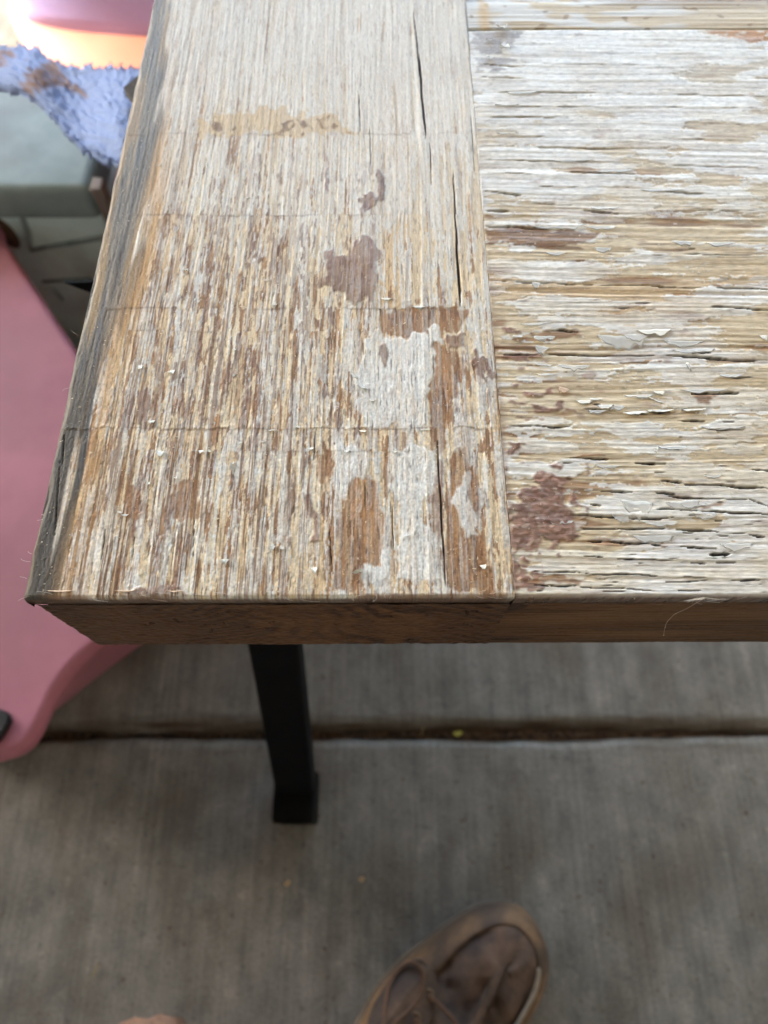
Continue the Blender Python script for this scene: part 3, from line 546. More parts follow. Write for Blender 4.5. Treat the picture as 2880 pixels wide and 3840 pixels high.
M_ws = attr_mat('stripped_wood', (5200, 420, 2000), .35); M_wr = attr_mat('stripped_rail_wood', (420, 5200, 2000), .35); M_eg = attr_mat('end_grain', (1500, 1500, 3000), 0.3, .12)
M_side = noise_mat('stained_side', lin((86, 60, 42)), lin((120, 88, 62)), 40, 0.6, 0.0004, (1, .1, 3))
door = empty('door', (XL, YF, ZT-T), 'old wooden door with peeling white paint lying flat across the sawhorse', 'door')
def board(name, data, m, parent, graded=True):
    X, Y, H, C, Rg, V = data
    if graded:
        idx = rows(V[:, 0], 0); X, Y, H, C, Rg = X[idx], Y[idx], H[idx], C[idx], Rg[idx]
    Z = ZT+H/1000
    # turned down lip on the front edge and down the sides, so the board has thickness
    X2 = np.vstack([X[:1], X[:1], X]); Y2 = np.vstack([Y[:1]+.0004, Y[:1]-.0003, Y]); Z2 = np.vstack([np.full((1, X.shape[1]), ZT-.0062), Z[:1]-.0006-.0007*np.random.default_rng(5).random((1, X.shape[1])), Z])
    C2 = np.concatenate([C[:1]*.08+lin((66, 46, 33)), C[:1]*.15+lin((84, 64, 50)), C]); R2 = np.vstack([Rg[:1], Rg[:1], Rg])
    X3 = np.hstack([X2[:, :1], X2, X2[:, -1:]]); Y3 = np.hstack([Y2[:, :1], Y2, Y2[:, -1:]]); Z3 = np.hstack([np.full((len(Z2), 1), ZT-.0062), Z2, np.full((len(Z2), 1), ZT-.0062)])
    C3 = np.concatenate([C2[:, :1], C2, C2[:, -1:]], 1); R3 = np.hstack([R2[:, :1], R2, R2[:, -1:]])
    return link(name, grid_mesh(name, X3, Y3, Z3, C3, R3), m, parent)
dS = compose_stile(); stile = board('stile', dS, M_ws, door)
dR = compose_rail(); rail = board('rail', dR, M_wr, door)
panel = board('panel', compose_panel(), M_wr, door, False)
# solid wood under the weathered faces, and the parts of the door that run on out of view
def core(name, x0, x1, y0, y1, z0, z1, par, m=M_side):
    bm = bmesh.new(); bm_box(bm, x0, x1, y0, y1, z0, z1, 0.0006, 1); return link(name, from_bm(name, bm), m, par)
core('core', XL+.0005, XJ-.0004, YF+.0015, 0.95, ZT-T, ZT-.0055, stile)
core('core', XJ+.0006, 0.60, YF+.0015, YF+.203, ZT-T, ZT-.0055, rail)
core('core', XJ+.0006, 0.60, YF+.2045, 0.95, ZT-T+.012, ZT-.0085, panel)
M_far = noise_mat('stripped_board', lin((196, 180, 152)), lin((216, 212, 206)), 60, 0.55, 0.0003, (1, .08, 1))
M_farx = noise_mat('stripped_cross_board', lin((196, 180, 152)), lin((216, 212, 206)), 60, 0.55, 0.0003, (.08, 1, 1))
core('far_end', XL+.0005, XJ-.0004, YF+.2655, 0.95, ZT-.005, ZT-.0002, stile, M_far)
core('far_end', 0.1505, 0.60, YF+.0008, YF+.203, ZT-.005, ZT-.0002, rail, M_farx)
core('far_end', XJ+.0006, 0.60, YF+.2500, 0.95, ZT-.008, ZT-.0012, panel, M_farx)
# end face of the stile: growth rings, checks
def end_face(name, x0, x1, par, seed, stilep):
    dx = .25; nx = int((x1-x0)*1000/dx); nz = int((T*1000-5.8)/dx)
    U, Zm = np.meshgrid(np.arange(nx)*dx, np.arange(nz)*dx); sh = U.shape; N = lambda ly, lx, s: gn(sh, dx, dx, ly, lx, s+seed)
    C = np.empty(sh+(3,), np.float32); C[:] = lin((128, 88, 55)); H = .08*N(.5, .8, 1)
    h = T*1000-5.8
    if stilep:
        w = 1.6*N(7, 9, 2)
        r1 = np.sqrt((U-14)**2+((Zm-52)*1.25)**2); p1 = np.sin(2*PI*(r1+.5*w)/3.6)
        p2 = np.sin(2*PI*((U-.55*(h-Zm))+2.0*w+2*np.sin(U/9))/8.5); p3 = np.sin(2*PI*(Zm*.9+.62*U+.3*w)/4.2)
        a = sstep((52-U+3*N(6, 6, 3))/8); b = sstep((U-88+2*N(6, 6, 4))/5)
        p = p1*a+p2*(1-a)*(1-b)+p3*b
        C = mixc(C, sstep(.45+.8*p+.25*N(1, 1, 5))*(.3+.45*sstep(1.2*N(8, 10, 6)+.5)), lin((40, 24, 15)))
        C = mixc(C, (a*.3), lin((78, 54, 34))); C = mixc(C, b*.3, lin((66, 42, 28)))
        C = mixc(C, sstep((N(1.0, 6, 7)-.6)/.8)*.45, lin((84, 58, 44)))
        for i in range(26):
            r = np.random.default_rng(seed+50+i); cx, cz, L, an = r.uniform(8, 108), r.uniform(4, h-4), r.uniform(.8, 3.2), r.uniform(-.9, .9)+(PI/2 if r.random() < .6 else 0)
            s = (U-cx)*math.cos(an)+(Zm-cz)*math.sin(an); d = -(U-cx)*math.sin(an)+(Zm-cz)*math.cos(an)+.25*np.sin(s*4)
            k = sstep((1-(s/L)**2-(d/.42)**2)*1.5); H -= .8*k; C = mixc(C, k*.9, lin((28, 18, 12)))
    else:
        sw = 1.0*N(6, 40, 2)
        p = np.interp((Zm+sw).ravel(), np.arange(-10, 60, .25), np.convolve(np.random.default_rng(4).standard_normal(280), np.ones(5)/5, 'same')*2.2).reshape(sh)
        C = mixc(C, sstep(.5+.5*p)*.7, lin((84, 58, 34))); C = mixc(C, sstep((N(.4, 9, 3)-1.0)/.7)*.6, lin((60, 38, 24))); C = mixc(C, sstep((N(5, 30, 4)-.2)/1.2)*.5, lin((150, 110, 70)))
        e = ((U+2)/8.5)**2+((h-1.0-Zm)/8.5)**2-1+.25*N(1.5, 2, 5)*0; k = sstep(-e*4); C = mixc(C, k*.85, lin((50, 32, 24))); C = mixc(C, np.exp(-(e/.07)**2)*.8, lin((22, 14, 10))); H -= .3*np.exp(-(e/.06)**2)
        k = sstep((1-((U-4)/11)**2-((Zm-6)/3)**2+.3*N(1, 2, 6))*2); C = mixc(C, k*.75, lin((50, 33, 24)))
        H = .05*N(.4, 6, 7)+.02*N(.3, .5, 8)
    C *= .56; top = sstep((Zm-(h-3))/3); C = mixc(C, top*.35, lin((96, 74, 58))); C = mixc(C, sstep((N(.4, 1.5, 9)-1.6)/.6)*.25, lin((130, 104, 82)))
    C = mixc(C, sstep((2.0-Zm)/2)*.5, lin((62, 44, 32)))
    rd = 1.2*np.clip(1-Zm/1.5, 0, 1)**2
    if stilep: rd = rd+.4*np.clip(1-U/1.0, 0, 1)**2
    X = x0+U/1000; Z = ZT-T+.0002+Zm/1000; Y = YF-(H-rd)/1000+(.0001 if stilep else .00035)
    return link(name, grid_mesh(name, X, Y, Z, C, np.full(sh, .55, np.float32)), M_eg, par)
end_face('end_face', XL+.0002, XJ+.0004, stile, 300, True)
end_face('edge_face', XJ-.002, 0.165, rail, 400, False)

# ------------------------------------------------------------------ loose paint flakes still hanging on the door
M_flake = noise_mat('paint_flake', lin((214, 209, 194)), lin((230, 227, 218)), 300, 0.45, 0.00005, spec=0.5)
M_film = noise_mat('varnish_film', lin((210, 208, 202)), lin((226, 223, 216)), 260, 0.32, 0.00005, spec=0.6)
M_tan = noise_mat('tan_flake', lin((186, 152, 124)), lin((204, 174, 146)), 300, 0.5, 0.00005)
for m_, a_ in ((M_film, .55), (M_flake, .25)):
    m_.node_tree.nodes['Principled BSDF'].inputs['Alpha'].default_value = .5 if m_ is M_film else .9   # thin, half clear film
def flake(px, py, L, Wd, ang, lift, curl, m=None, seed=0):
    fl_ = .17 if px > 1950 else .32
    if px < 1950: L *= .62; Wd *= .6
    if px < 1950 and L < 23 and int(px+py) % 2: return None
    r = np.random.default_rng(int(px*7+py*13+seed)); c = onz(px, py, ZT)
    ex = onz(px+1, py, ZT)-onz(px, py, ZT); sc = np.linalg.norm(ex)   # metres per photo pixel here
    na, nb = 9, 5; a = np.linspace(-.5, .5, na); b = np.linspace(0, 1, nb); V = []
    j0 = r.normal(0, .16, na); j1 = r.normal(0, .22, na); taper = np.clip(1.15-np.abs(a*2)**2.5, .12, 1)
    ca, sa = math.cos(ang), math.sin(ang)
    top = []
    for jb in range(nb):
        for ia in range(na):
            t = b[jb]; w = (t*(1+j1[ia])*taper[ia]+.25*j0[ia]*(1-t))*Wd*sc
            x = a[ia]*L*sc*(1+.05*r.normal()); z = .00022+lift*fl_*1e-3*t**1.5*(1+.3*math.sin(ia*1.7+px))+curl*fl_*1e-3*t*t*(.6+.4*math.cos(3*a[ia]))
            top.append((c[0]+x*ca-w*sa, c[1]+x*sa+w*ca, ZT+z))
    n = len(top); V = top+[(p[0], p[1], p[2]-.00012) for p in top]; F = []
    for jb in range(nb-1):
        for ia in range(na-1):
            i = jb*na+ia; q = (i, i+1, i+na+1, i+na); F.append(q); F.append(tuple(k+n for k in q[::-1]))
    per = [i for i in range(na)]+[jb*na+na-1 for jb in range(1, nb)]+[(nb-1)*na+i for i in range(na-2, -1, -1)]+[jb*na for jb in range(nb-2, 0, -1)]
    for k in range(len(per)): p, q = per[k], per[(k+1) % len(per)]; F.append((q, p, p+n, q+n))
    return link('paint_flake', mesh('paint_flake', V, F), m or M_flake, door)
D = R
# on the stile (they hang with the free end toward the front)
for px, py, L, Wd, ang, lift, curl in [
 (528, 1372, 34, 34, 180, .5, .5), (645, 1392, 40, 26, 200, .6, .9), (570, 1577, 40, 26, 190, .4, .4), (605, 1692, 50, 46, 165, .8, .8), (756, 1690, 34, 24, 185, 1.0, .8), (790, 1690, 26, 18, 150, .8, .6), (875, 1735, 16, 60, 160, .6, .3),
 (1330, 1405, 60, 20, 130, .5, .5), (1362, 1448, 70, 24, 140, .8, .7), (1396, 1500, 34, 18, 180, .6, .6), (1166, 1680, 40, 16, 185, .7, .5), (1300, 1690, 36, 22, 175, .9, .9), (1178, 1605, 34, 16, 180, .5, .5), (1019, 1612, 46, 12, 190, .5, .4),
 (1025, 2045, 30, 46, 165, .9, .8), (1178, 2130, 34, 44, 200, 1.2, .9), (1360, 2140, 26, 60, 110, 1.2, 1.2), (840, 2100, 30, 26, 180, .7, .6), (936, 1815, 22, 20, 190, .6, .4), (800, 2008, 22, 22, 185, .5, .5), (801, 2060, 26, 26, 170, .6, .6), (845, 2098, 46, 28, 180, .9, .8), (1095, 1748, 34, 60, 140, .7, .4),
 (1215, 1650, 30, 14, 180, .4, .3), (1450, 1120, 70, 16, 178, .5, .3), (1570, 1150, 80, 14, 182, .5, .2), (1030, 1140, 34, 20, 180, .5, .4), (770, 610, 10, 50, 200, .5, .3), (600, 620, 22, 12, 180, .6, .3), (930, 740, 22, 14, 180, .6, .5), (1195, 1440, 26, 10, 190, .4, .4),
 (1480, 1690, 30, 18, 180, .4, .3), (1810, 2120, 40, 34, 190, .6, .4), (1410, 1770, 22, 16, 170, .5, .4), (1595, 1610, 60, 10, 182, .3, .2), (470, 1930, 40, 14, 180, .4, .3), (336, 1565, 20, 16, 180, .4, .2), (1000, 1050, 30, 12, 180, .4, .3), (700, 1010, 26, 18, 190, .4, .4), (1360, 1615, 44, 14, 182, .4, .3), (900, 1660, 30, 16, 180, .5, .3),
 (880, 1310, 28, 12, 180, .4, .3), (1120, 1600, 26, 14, 180, .5, .4), (560, 1810, 22, 16, 180, .4, .3), (452, 1920, 30, 12, 170, .4, .3), (660, 1790, 24, 12, 190, .4, .3), (985, 1655, 30, 10, 180, .4, .3)]:
    flake(px, py, L, Wd, R(ang), lift, curl)
for px, py, L in [(230, 2215, 150), (470, 2214, 130), (660, 2216, 100)]: flake(px, py, L, 9, R(180), .3, .1, M_tan)
# on the rail (lifted along their lower edge)
for px, py, L, Wd, ang, lift, curl, m in [
 (2330, 1262, 170, 66, 178, .7, .3, M_film), (2380, 1255, 90, 34, 180, .9, .5, M_film), (2450, 1238, 130, 30, 183, 1.2, .4, M_flake), (2030, 1300, 50, 34, 170, .5, .3, M_film), (2113, 1455, 40, 26, 160, .8, .6, M_tan), (2190, 1503, 60, 20, 180, 1.0, .5, M_flake), (2232, 1495, 50, 12, 183, .9, .3, M_flake),
 (2268, 1520, 60, 16, 182, 1.0, .3, M_flake), (2312, 1522, 60, 20, 180, .8, .4, M_film), (2390, 1545, 110, 14, 184, 1.1, .3, M_flake), (2470, 1538, 100, 12, 180, 1.0, .3, M_flake), (2470, 1470, 42, 14, 178, .7, .4, M_flake), (2457, 1500, 60, 8, 150, .8, .4, M_flake), (2600, 1312, 150, 18, 181, 1.0, .4, M_film), (2640, 1462, 180, 14, 181, .9, .4, M_film),
 (2575, 1362, 12, 30, 190, .6, .3, M_flake), (2600, 1535, 90, 10, 182, .9, .3, M_flake), (2710, 1602, 160, 14, 181, 1.0, .4, M_film), (2520, 1676, 110, 16, 180, .9, .4, M_film), (2860, 1260, 30, 22, 180, .8, .5, M_flake), (2560, 1280, 140, 26, 178, .5, .3, M_film), (2740, 1405, 90, 14, 183, .9, .4, M_film), (2460, 1680, 14, 22, 160, .8, .5, M_flake),
 (2240, 1540, 70, 14, 182, .7, .3, M_film), (2040, 1262, 80, 24, 180, .5, .2, M_film), (2150, 1370, 120, 24, 178, .5, .2, M_film), (1940, 1260, 60, 20, 180, .5, .3, M_film), (2560, 1880, 120, 36, 182, .4, .2, M_film), (2390, 1880, 120, 60, 176, .4, .2, M_film), (2330, 1925, 70, 34, 180, .4, .3, M_film), (2600, 1890, 100, 18, 184, .7, .4, M_film),
 (2480, 1956, 120, 22, 181, .6, .3, M_film), (2280, 1745, 90, 14, 178, .4, .2, M_film), (2215, 1712, 110, 8, 4, .6, .2, M_tan), (2640, 1925, 90, 30, 180, .4, .2, M_film), (2760, 2040, 120, 24, 181, .4, .2, M_film), (2450, 2010, 150, 26, 181, .5, .2, M_film), (2100, 845, 190, 26, 182, 1.1, .4, M_film), (2250, 850, 120, 18, 180, .9, .4, M_film),
 (2560, 905, 90, 22, 178, .7, .3, M_film), (2700, 910, 110, 20, 182, .7, .3, M_film), (2260, 930, 60, 26, 180, .5, .3, M_film), (2010, 1060, 30, 30, 170, .6, .4, M_film), (1900, 500, 120, 20, 182, .8, .4, M_film), (1960, 345, 120, 14, 181, .8, .4, M_film), (1900, 395, 140, 12, 181, .8, .3, M_film), (2480, 712, 150, 12, 182, .8, .3, M_film),
 (1880, 100, 70, 60, 175, 2.5, 2.0, M_film), (1890, 170, 60, 50, 200, 2.0, 1.5, M_film), (1840, 215, 50, 40, 160, 1.6, 1.2, M_film), (1835, 150, 46, 20, 190, 1.5, 1.0, M_film), (2270, 780, 100, 12, 182, .8, .3, M_film), (2300, 640, 150, 12, 182, .8, .3, M_film), (2140, 600, 160, 12, 181, .7, .3, M_film)]:
    flake(px, py, L, Wd, R(ang), lift, curl, m)
rr_ = np.random.default_rng(77)
for i in range(16):                                # smaller ones, as thick as the photo shows them around the bare zones
    if i < 8: px, py = rr_.uniform(350, 1850), rr_.uniform(900, 2200); ang = R(180)+rr_.normal(0, .25); L, Wd = rr_.uniform(12, 34), rr_.uniform(8, 20)
    else: px, py = rr_.uniform(1980, 2860), rr_.uniform(900, 2190); ang = R(180)+rr_.normal(0, .06); L, Wd = rr_.uniform(40, 120), rr_.uniform(6, 16)
    flake(px, py, L, Wd, ang, rr_.uniform(.3, .7), rr_.uniform(.1, .4), M_flake if i < 8 else M_film, i)

# ------------------------------------------------------------------ sanding dust and lint lying on the door
V = []; F = []
r = np.random.default_rng(21)
def zat(x, y):
    X, Y, H = (dS if x < XJ else dR)[:3]
    i = int((y-YF)*1000/DX); j = int((x-X[0, 0])*1000/(DX if x < XJ else .25))
    i = min(max(i, 0), H.shape[0]-1); j = min(max(j, 0), H.shape[1]-1); return ZT+H[i, j]/1000
n_ = 0
while n_ < 1500:
    px = r.uniform(150, 2870); py = r.uniform(700, 2226)
    if px > 1900 and r.random() < .6: continue
    p = onz(px, py, ZT)
    if not (XL+.001 < p[0] < .148 and p[1] < YF+.2): continue
    s = r.uniform(.00008, .00022)*(2.0 if r.random() < .06 else 1); z = zat(p[0], p[1]); q = r.uniform(-1, 1, (4, 3))*s*np.array((1.6, 1.0, .6)); o = len(V)
    V += [(p[0]+a[0], p[1]+a[1], z+.0001+a[2]) for a in q]; F += [(o, o+1, o+2), (o, o+2, o+3), (o, o+3, o+1), (o+1, o+3, o+2)]; n_ += 1
M_dust = noise_mat('sanding_dust', lin((226, 206, 170)), lin((240, 228, 204)), 400, .8)
tag(link('sanding_dust', mesh('sanding_dust', V, F, False), M_dust), kind='stuff')
parts = []
for i in range(46):
    px = r.uniform(110, 1900) if i < 36 else r.uniform(1950, 2860); py = r.uniform(2205, 2250); c = ony(px, py, YF-.0004) if py > 2236 else onz(px, py, ZT+.0002)
    if i < 8: c = onz(130+r.uniform(-5, 5)+(2200-1000)*0, 0+1300, ZT); t = r.uniform(1100, 2200); c = onz(np.interp(t, [0, 2222], [590, 88]), t, ZT-.0006)
    L = r.uniform(.002, .006); d0 = r.uniform(0, 2*PI); k = r.uniform(-500, 500); P = [np.array(c)]; a = d0; down = r.uniform(-.5, .3)
    for s in range(9):
        a += k*L/9; P.append(P[-1]+np.array((math.cos(a)*.9, -abs(math.sin(a))*.35 if i >= 8 else math.sin(a)*.4, math.sin(a)*.6*down))*L/9)
    parts.append(tube(P, .000030, 4))
P = [ony(px, py, YF-.0012) for px, py in ((2640, 2243), (2610, 2262), (2570, 2285), (2535, 2300), (2520, 2312), (2500, 2335), (2492, 2360), (2489, 2382))]; parts.append(tube(bez(P, 4), .00004, 4))
for px, py in ((2535, 2301), (2495, 2352), (2489, 2382)):
    c = ony(px, py, YF-.0012); parts.append(tube([c+np.array((0, 0, -.0003)), c, c+np.array((0, 0, .0003))], [.00004, .00013, .00004], 5))
c0 = ony(2638, 2240, YF-.001)
for i in range(14):
    a = r.uniform(0, 2*PI); L = r.uniform(.002, .006); P = [c0, c0+np.array((math.cos(a)*L*.5, -.0004, math.sin(a)*L*.3-.0004)), c0+np.array((math.cos(a+.5)*L, -.0006, math.sin(a+.4)*L*.5-.0005))]; parts.append(tube(bez(P, 4), .00003, 4))
M_lint = mat('lint', lin((214, 206, 196)), .8)
tag(link('lint', mesh('lint', *join_geo(parts)), M_lint), kind='stuff')

# ------------------------------------------------------------------ sawhorse under the door
M_blk = noise_mat('black_steel', lin((14, 14, 15)), lin((20, 20, 21)), 40, .7, .0002, spec=.06)
M_rub = noise_mat('black_rubber', lin((10, 10, 10)), lin((20, 18, 17)), 60, .85, .0005, spec=.08)
sh_ = empty('sawhorse', (0.22, 0.215, 0), 'black steel sawhorse with rubber feet holding the door up', 'sawhorse')
zb = ZT-T
bm = bmesh.new(); bm_box(bm, -.062, .52, .19, .24, zb-.052, zb-.0005, .003); link('beam', from_bm('beam', bm), M_blk, sh_)
def leg(xf, yf, xt, yt, zt, flip):
    a = Vector((xf, yf, .02)); b = Vector((xt, yt, zt)); d = (b-a); L = d.length
    M = Matrix.Translation(a) @ d.to_track_quat('Z', 'Y').to_matrix().to_4x4()
    w = .0165; bm = bmesh.new(); M2 = M.copy()
    # keep the flat of the tube square to the viewer
    z = d.normalized(); x = Vector((1, 0, 0)); x = (x-z*x.dot(z)).normalized(); y = z.cross(x)
    M = Matrix(((x.x, y.x, z.x, a.x), (x.y, y.y, z.y, a.y), (x.z, y.z, z.z, a.z), (0, 0, 0, 1)))
    bm_box(bm, -w, w, -.012, .012, .012, L, .003, 2, M); lg = link('leg', from_bm('leg', bm), M_blk, sh_)
    bm = bmesh.new(); s = -1 if not flip else 1
    bm_box(bm, xf-.0175, xf+.0175, yf-.024, yf+.020, 0.0005, .052, .004, 3)
    bm_box(bm, xf-.0178, xf+.0178, yf-.0245, yf+.0205, 0.0, .010, .003, 2)
    link('rubber_foot', from_bm('rubber_foot', bm), M_rub, lg)
ft = onz(1112, 3062, 0.02)
leg(ft[0], ft[1]+.018, -.066, .20, zb-.05, False); leg(ft[0], .42, -.066, .232, zb-.05, True)
leg(.5, ft[1]+.018, .49, .20, zb-.05, False); leg(.5, .42, .49, .232, zb-.05, True)
# pointed end bracket that shows left of the door
P = [ony(px, py, .215) for px, py in ((240, 1062), (345, 1058), (430, 1075), (430, 1125), (340, 1098))]
bm = bmesh.new(); vs_ = [bm.verts.new(p) for p in P]; f_ = bm.faces.new(vs_); e_ = bmesh.ops.extrude_face_region(bm, geom=[f_]); bmesh.ops.translate(bm, vec=(0, .0015, 0), verts=[x for x in e_['geom'] if isinstance(x, bmesh.types.BMVert)])
link('end_bracket', from_bm('end_bracket', bm), M_blk, sh_)

# ------------------------------------------------------------------ blue terry towel hanging over the beam end
M_tow = noise_mat('blue_terry', lin((124, 140, 180)), lin((142, 158, 192)), 700, .95, .00012, spec=0)
nt = M_tow.node_tree; N_ = nt.nodes; L_ = nt.links
at = N_.new('ShaderNodeAttribute'); at.attribute_name = 'Col'; bs = N_['Principled BSDF']
ramp = [n for n in N_ if n.type == 'VALTORGB'][0]
mx = N_.new('ShaderNodeMix'); mx.data_type = 'RGBA'; mx.inputs['B'].default_value = (*lin((128, 104, 86)), 1)
L_.new(at.outputs['Fac'], mx.inputs['Factor']); L_.new(ramp.outputs[0], mx.inputs['A']); L_.new(mx.outputs['Result'], bs.inputs['Base Color'])
tw = empty('towel', tuple(onz(300, 400, .45)), 'faded blue terry towel with a brown stain hanging beside the door', 'towel')
TT = [(-260, 150), (0, 170), (130, 184), (210, 235), (300, 254), (420, 258), (560, 246), (700, 240)]; TB = [(-260, 300), (0, 318), (60, 335), (130, 372), (200, 440), (260, 510), (330, 572), (400, 602), (470, 625), (700, 700)]
def tpt(s, t):                                    # s along x px, t 0 top .. 1 bottom
    yt = np.interp(s, [p[0] for p in TT], [p[1] for p in TT]); yb = np.interp(s, [p[0] for p in TB], [p[1] for p in TB])
    py = yt+(yb-yt)*t; z = np.interp(s, [-260, 0, 200, 450, 700], [.415, .43, .452, .478, .484])-.012*(1-t)**2*1.5+.006*math.sin(s/60.0)*math.sin(t*3)-.010*max(0, t-.75)
    return onz(s, py, z)
ns, ntt = 150, 60; Vt = np.zeros((ntt, ns, 3)); ss = np.linspace(-250, 680, ns)
for j in range(ntt):
    for i in range(ns): Vt[j, i] = tpt(ss[i], j/(ntt-1))
fz = gn((ntt, ns), 1, 1, 1.0, 1.0, 61); fz2 = gn((ntt, ns), 1, 1, 3, 4, 62)
Vt[..., 2] += .00048*fz+.0004*fz2; Vt[0, :, 1] += .0015*fz[0]; Vt[-1, :, 1] += .0006*fz[-1]
stain = np.zeros((ntt, ns), np.float32); SX, SYt = np.meshgrid(ss, np.linspace(0, 1, ntt))
yt = np.interp(SX, [p[0] for p in TT], [p[1] for p in TT]); yb = np.interp(SX, [p[0] for p in TB], [p[1] for p in TB]); SY = yt+(yb-yt)*SYt
for poly in ([(70, 310), (130, 265), (170, 235), (215, 240), (240, 280), (260, 310), (315, 335), (305, 348), (230, 330), (160, 335), (130, 360), (85, 345)], [(-60, 200), (0, 190), (35, 185), (50, 200), (20, 215), (30, 235), (-60, 260)], [(85, 210), (105, 210), (100, 225), (85, 225)]):
    stain = np.maximum(stain, pip(SX+6*fz2+5*fz, SY+5*fz2+4*fz, poly).astype(np.float32))
stain = np.clip(box_blur(stain, 1)*(.75+.2*fz), 0, .95)
top = Vt; bot = Vt.copy(); bot[..., 2] -= .0035
vv = np.concatenate([top.reshape(-1, 3), bot.reshape(-1, 3)]); ff = []; n0 = ns*ntt
for j in range(ntt-1):
    for i in range(ns-1): a = j*ns+i; ff.append((a, a+ns, a+ns+1, a+1)); ff.append((a+n0, a+1+n0, a+ns+1+n0, a+ns+n0))
for i in range(ns-1):
    ff.append((i, i+1, i+1+n0, i+n0)); a = (ntt-1)*ns+i; ff.append((a+1, a, a+n0, a+1+n0))
for j in range(ntt-1):
    a = j*ns; ff.append((a+ns, a, a+n0, a+ns+n0)); a = j*ns+ns-1; ff.append((a, a+ns, a+ns+n0, a+n0))
me = mesh('cloth', vv, ff); a = me.attributes.new('Col', 'FLOAT_COLOR', 'POINT'); c4 = np.ones((len(vv), 4), np.float32); c4[:n0, :3] = stain.reshape(-1, 1); c4[n0:, :3] = stain.reshape(-1, 1); a.data.foreach_set('color', c4.ravel())
link('cloth', me, M_tow, tw)
V = []; F = []; cs = []
for k in range(1500):                             # terry loops standing out of the cloth
    s = r.uniform(-240, 670); t = r.uniform(0, 1) if k > 1e6 else r.choice([r.uniform(-.005, .03), r.uniform(.97, .995)]); i = int((s+250)/930*(ns-1)); j = min(max(int(t*(ntt-1)), 0), ntt-1)
    p = Vt[j, i]+np.array((r.normal(0, .0006), r.normal(0, .0006), 0)); h = r.uniform(.0004, .0010); d = np.array((r.normal(), r.normal(), 0)); d /= np.linalg.norm(d)+1e-6; w = .00022; sd = np.array((-d[1], d[0], 0))*w; o = len(V)
    lean = np.array((r.normal(0, .5), r.normal(.1, .5), 0))*h
    V += [p-sd, p+sd, p+sd*.8+lean*.5+np.array((0, 0, h)), p-sd*.8+lean*.5+np.array((0, 0, h)), p+lean+d*w*1.5+np.array((0, 0, h*.5))-sd*.6, p+lean+d*w*1.5+np.array((0, 0, h*.5))+sd*.6]; F += [(o, o+1, o+2, o+3), (o+3, o+2, o+5, o+4)]; cs += [stain[j, i]]*6
me = mesh('terry_pile', V, F, False); a = me.attributes.new('Col', 'FLOAT_COLOR', 'POINT'); c4 = np.ones((len(V), 4), np.float32); c4[:, :3] = np.array(cs)[:, None]; a.data.foreach_set('color', c4.ravel())
tag(link('terry_pile', me, M_tow, tw), kind='stuff')
# dark pointed scrap lying on the towel against the door
z0 = .494; P = [onz(px, py, z0) for px, py in ((462, 328), (520, 282), (620, 240), (640, 420), (505, 382))]
bm = bmesh.new(); vs_ = [bm.verts.new(p) for p in P]; f_ = bm.faces.new(vs_); e_ = bmesh.ops.extrude_face_region(bm, geom=[f_]); bmesh.ops.translate(bm, vec=(0, 0, -.004), verts=[x for x in e_['geom'] if isinstance(x, bmesh.types.BMVert)])
M_sand = noise_mat('dark_grit', lin((58, 54, 52)), lin((84, 78, 74)), 900, .9, .0003)
tag(link('sanding_sheet', from_bm('sanding_sheet', bm), M_sand), 'dark grey pointed corner of a sanding sheet lying on the blue towel', 'sandpaper')

# ------------------------------------------------------------------ grey plastic crate
YB = .53
M_gry = noise_mat('grey_plastic', lin((112, 126, 122)), lin((128, 141, 137)), 30, .5, .0002, c3=lin((104, 108, 102)), scale3=9, spec=.5)
M_brn = noise_mat('brown_recess', lin((70, 48, 32)), lin((92, 66, 46)), 30, .7)
zc = onz(200, 712, 0.24); ztop = float(ony(200, 712, YB)[2])
xr = float(ony(333, 712, YB)[0]); xl = -.62
cr = empty('crate', (xl, YB, 0), 'grey plastic crate with a rounded lid standing under the blue towel', 'crate')
bm = bmesh.new(); bm_box(bm, xl, xr, YB+.010, YB+.165, .0, ztop-.03, .006, 2); M_gbd = noise_mat('grey_plastic_brightened', lin((194, 212, 206)), lin((206, 222, 216)), 30, .5, .0002, c3=lin((158, 166, 158)), scale3=9)  # same grey made paler, light for the dim front put into the colour
body = link('body', from_bm('body', bm, False), M_gbd, cr)
bm = bmesh.new(); bm_box(bm, xl-.004, xr, YB, YB+.175, ztop-.036, ztop, .010, 4); link('lid', from_bm('lid', bm, True), M_gry, cr)
yf = YB+.0085
def strip(name, pts, w, m, par, y=None, d=.003):
    geo = []
    for (ax, ay), (bx, by) in zip(pts[:-1], pts[1:]):
        a = ony(ax, ay, y or yf); b = ony(bx, by, y or yf); geo.append(tube([a, b], w, 6))
    return link(name, mesh(name, *join_geo(geo)), m, par)
M_gr2 = noise_mat('grey_plastic_rib', lin((128, 138, 134)), lin((142, 152, 148)), 30, .5)
strip('rib', [(40, 755), (75, 800), (100, 860), (120, 930)], .003, M_gr2, body); strip('rib', [(115, 938), (260, 915), (420, 885)], .0022, M_gr2, body); strip('rib', [(-40, 760), (60, 763), (200, 760), (340, 752)], .003, M_gr2, body); strip('rib', [(160, 1058), (340, 1046)], .002, M_gr2, body); strip('rib', [(200, 1085), (235, 1125)], .002, M_gr2, body)
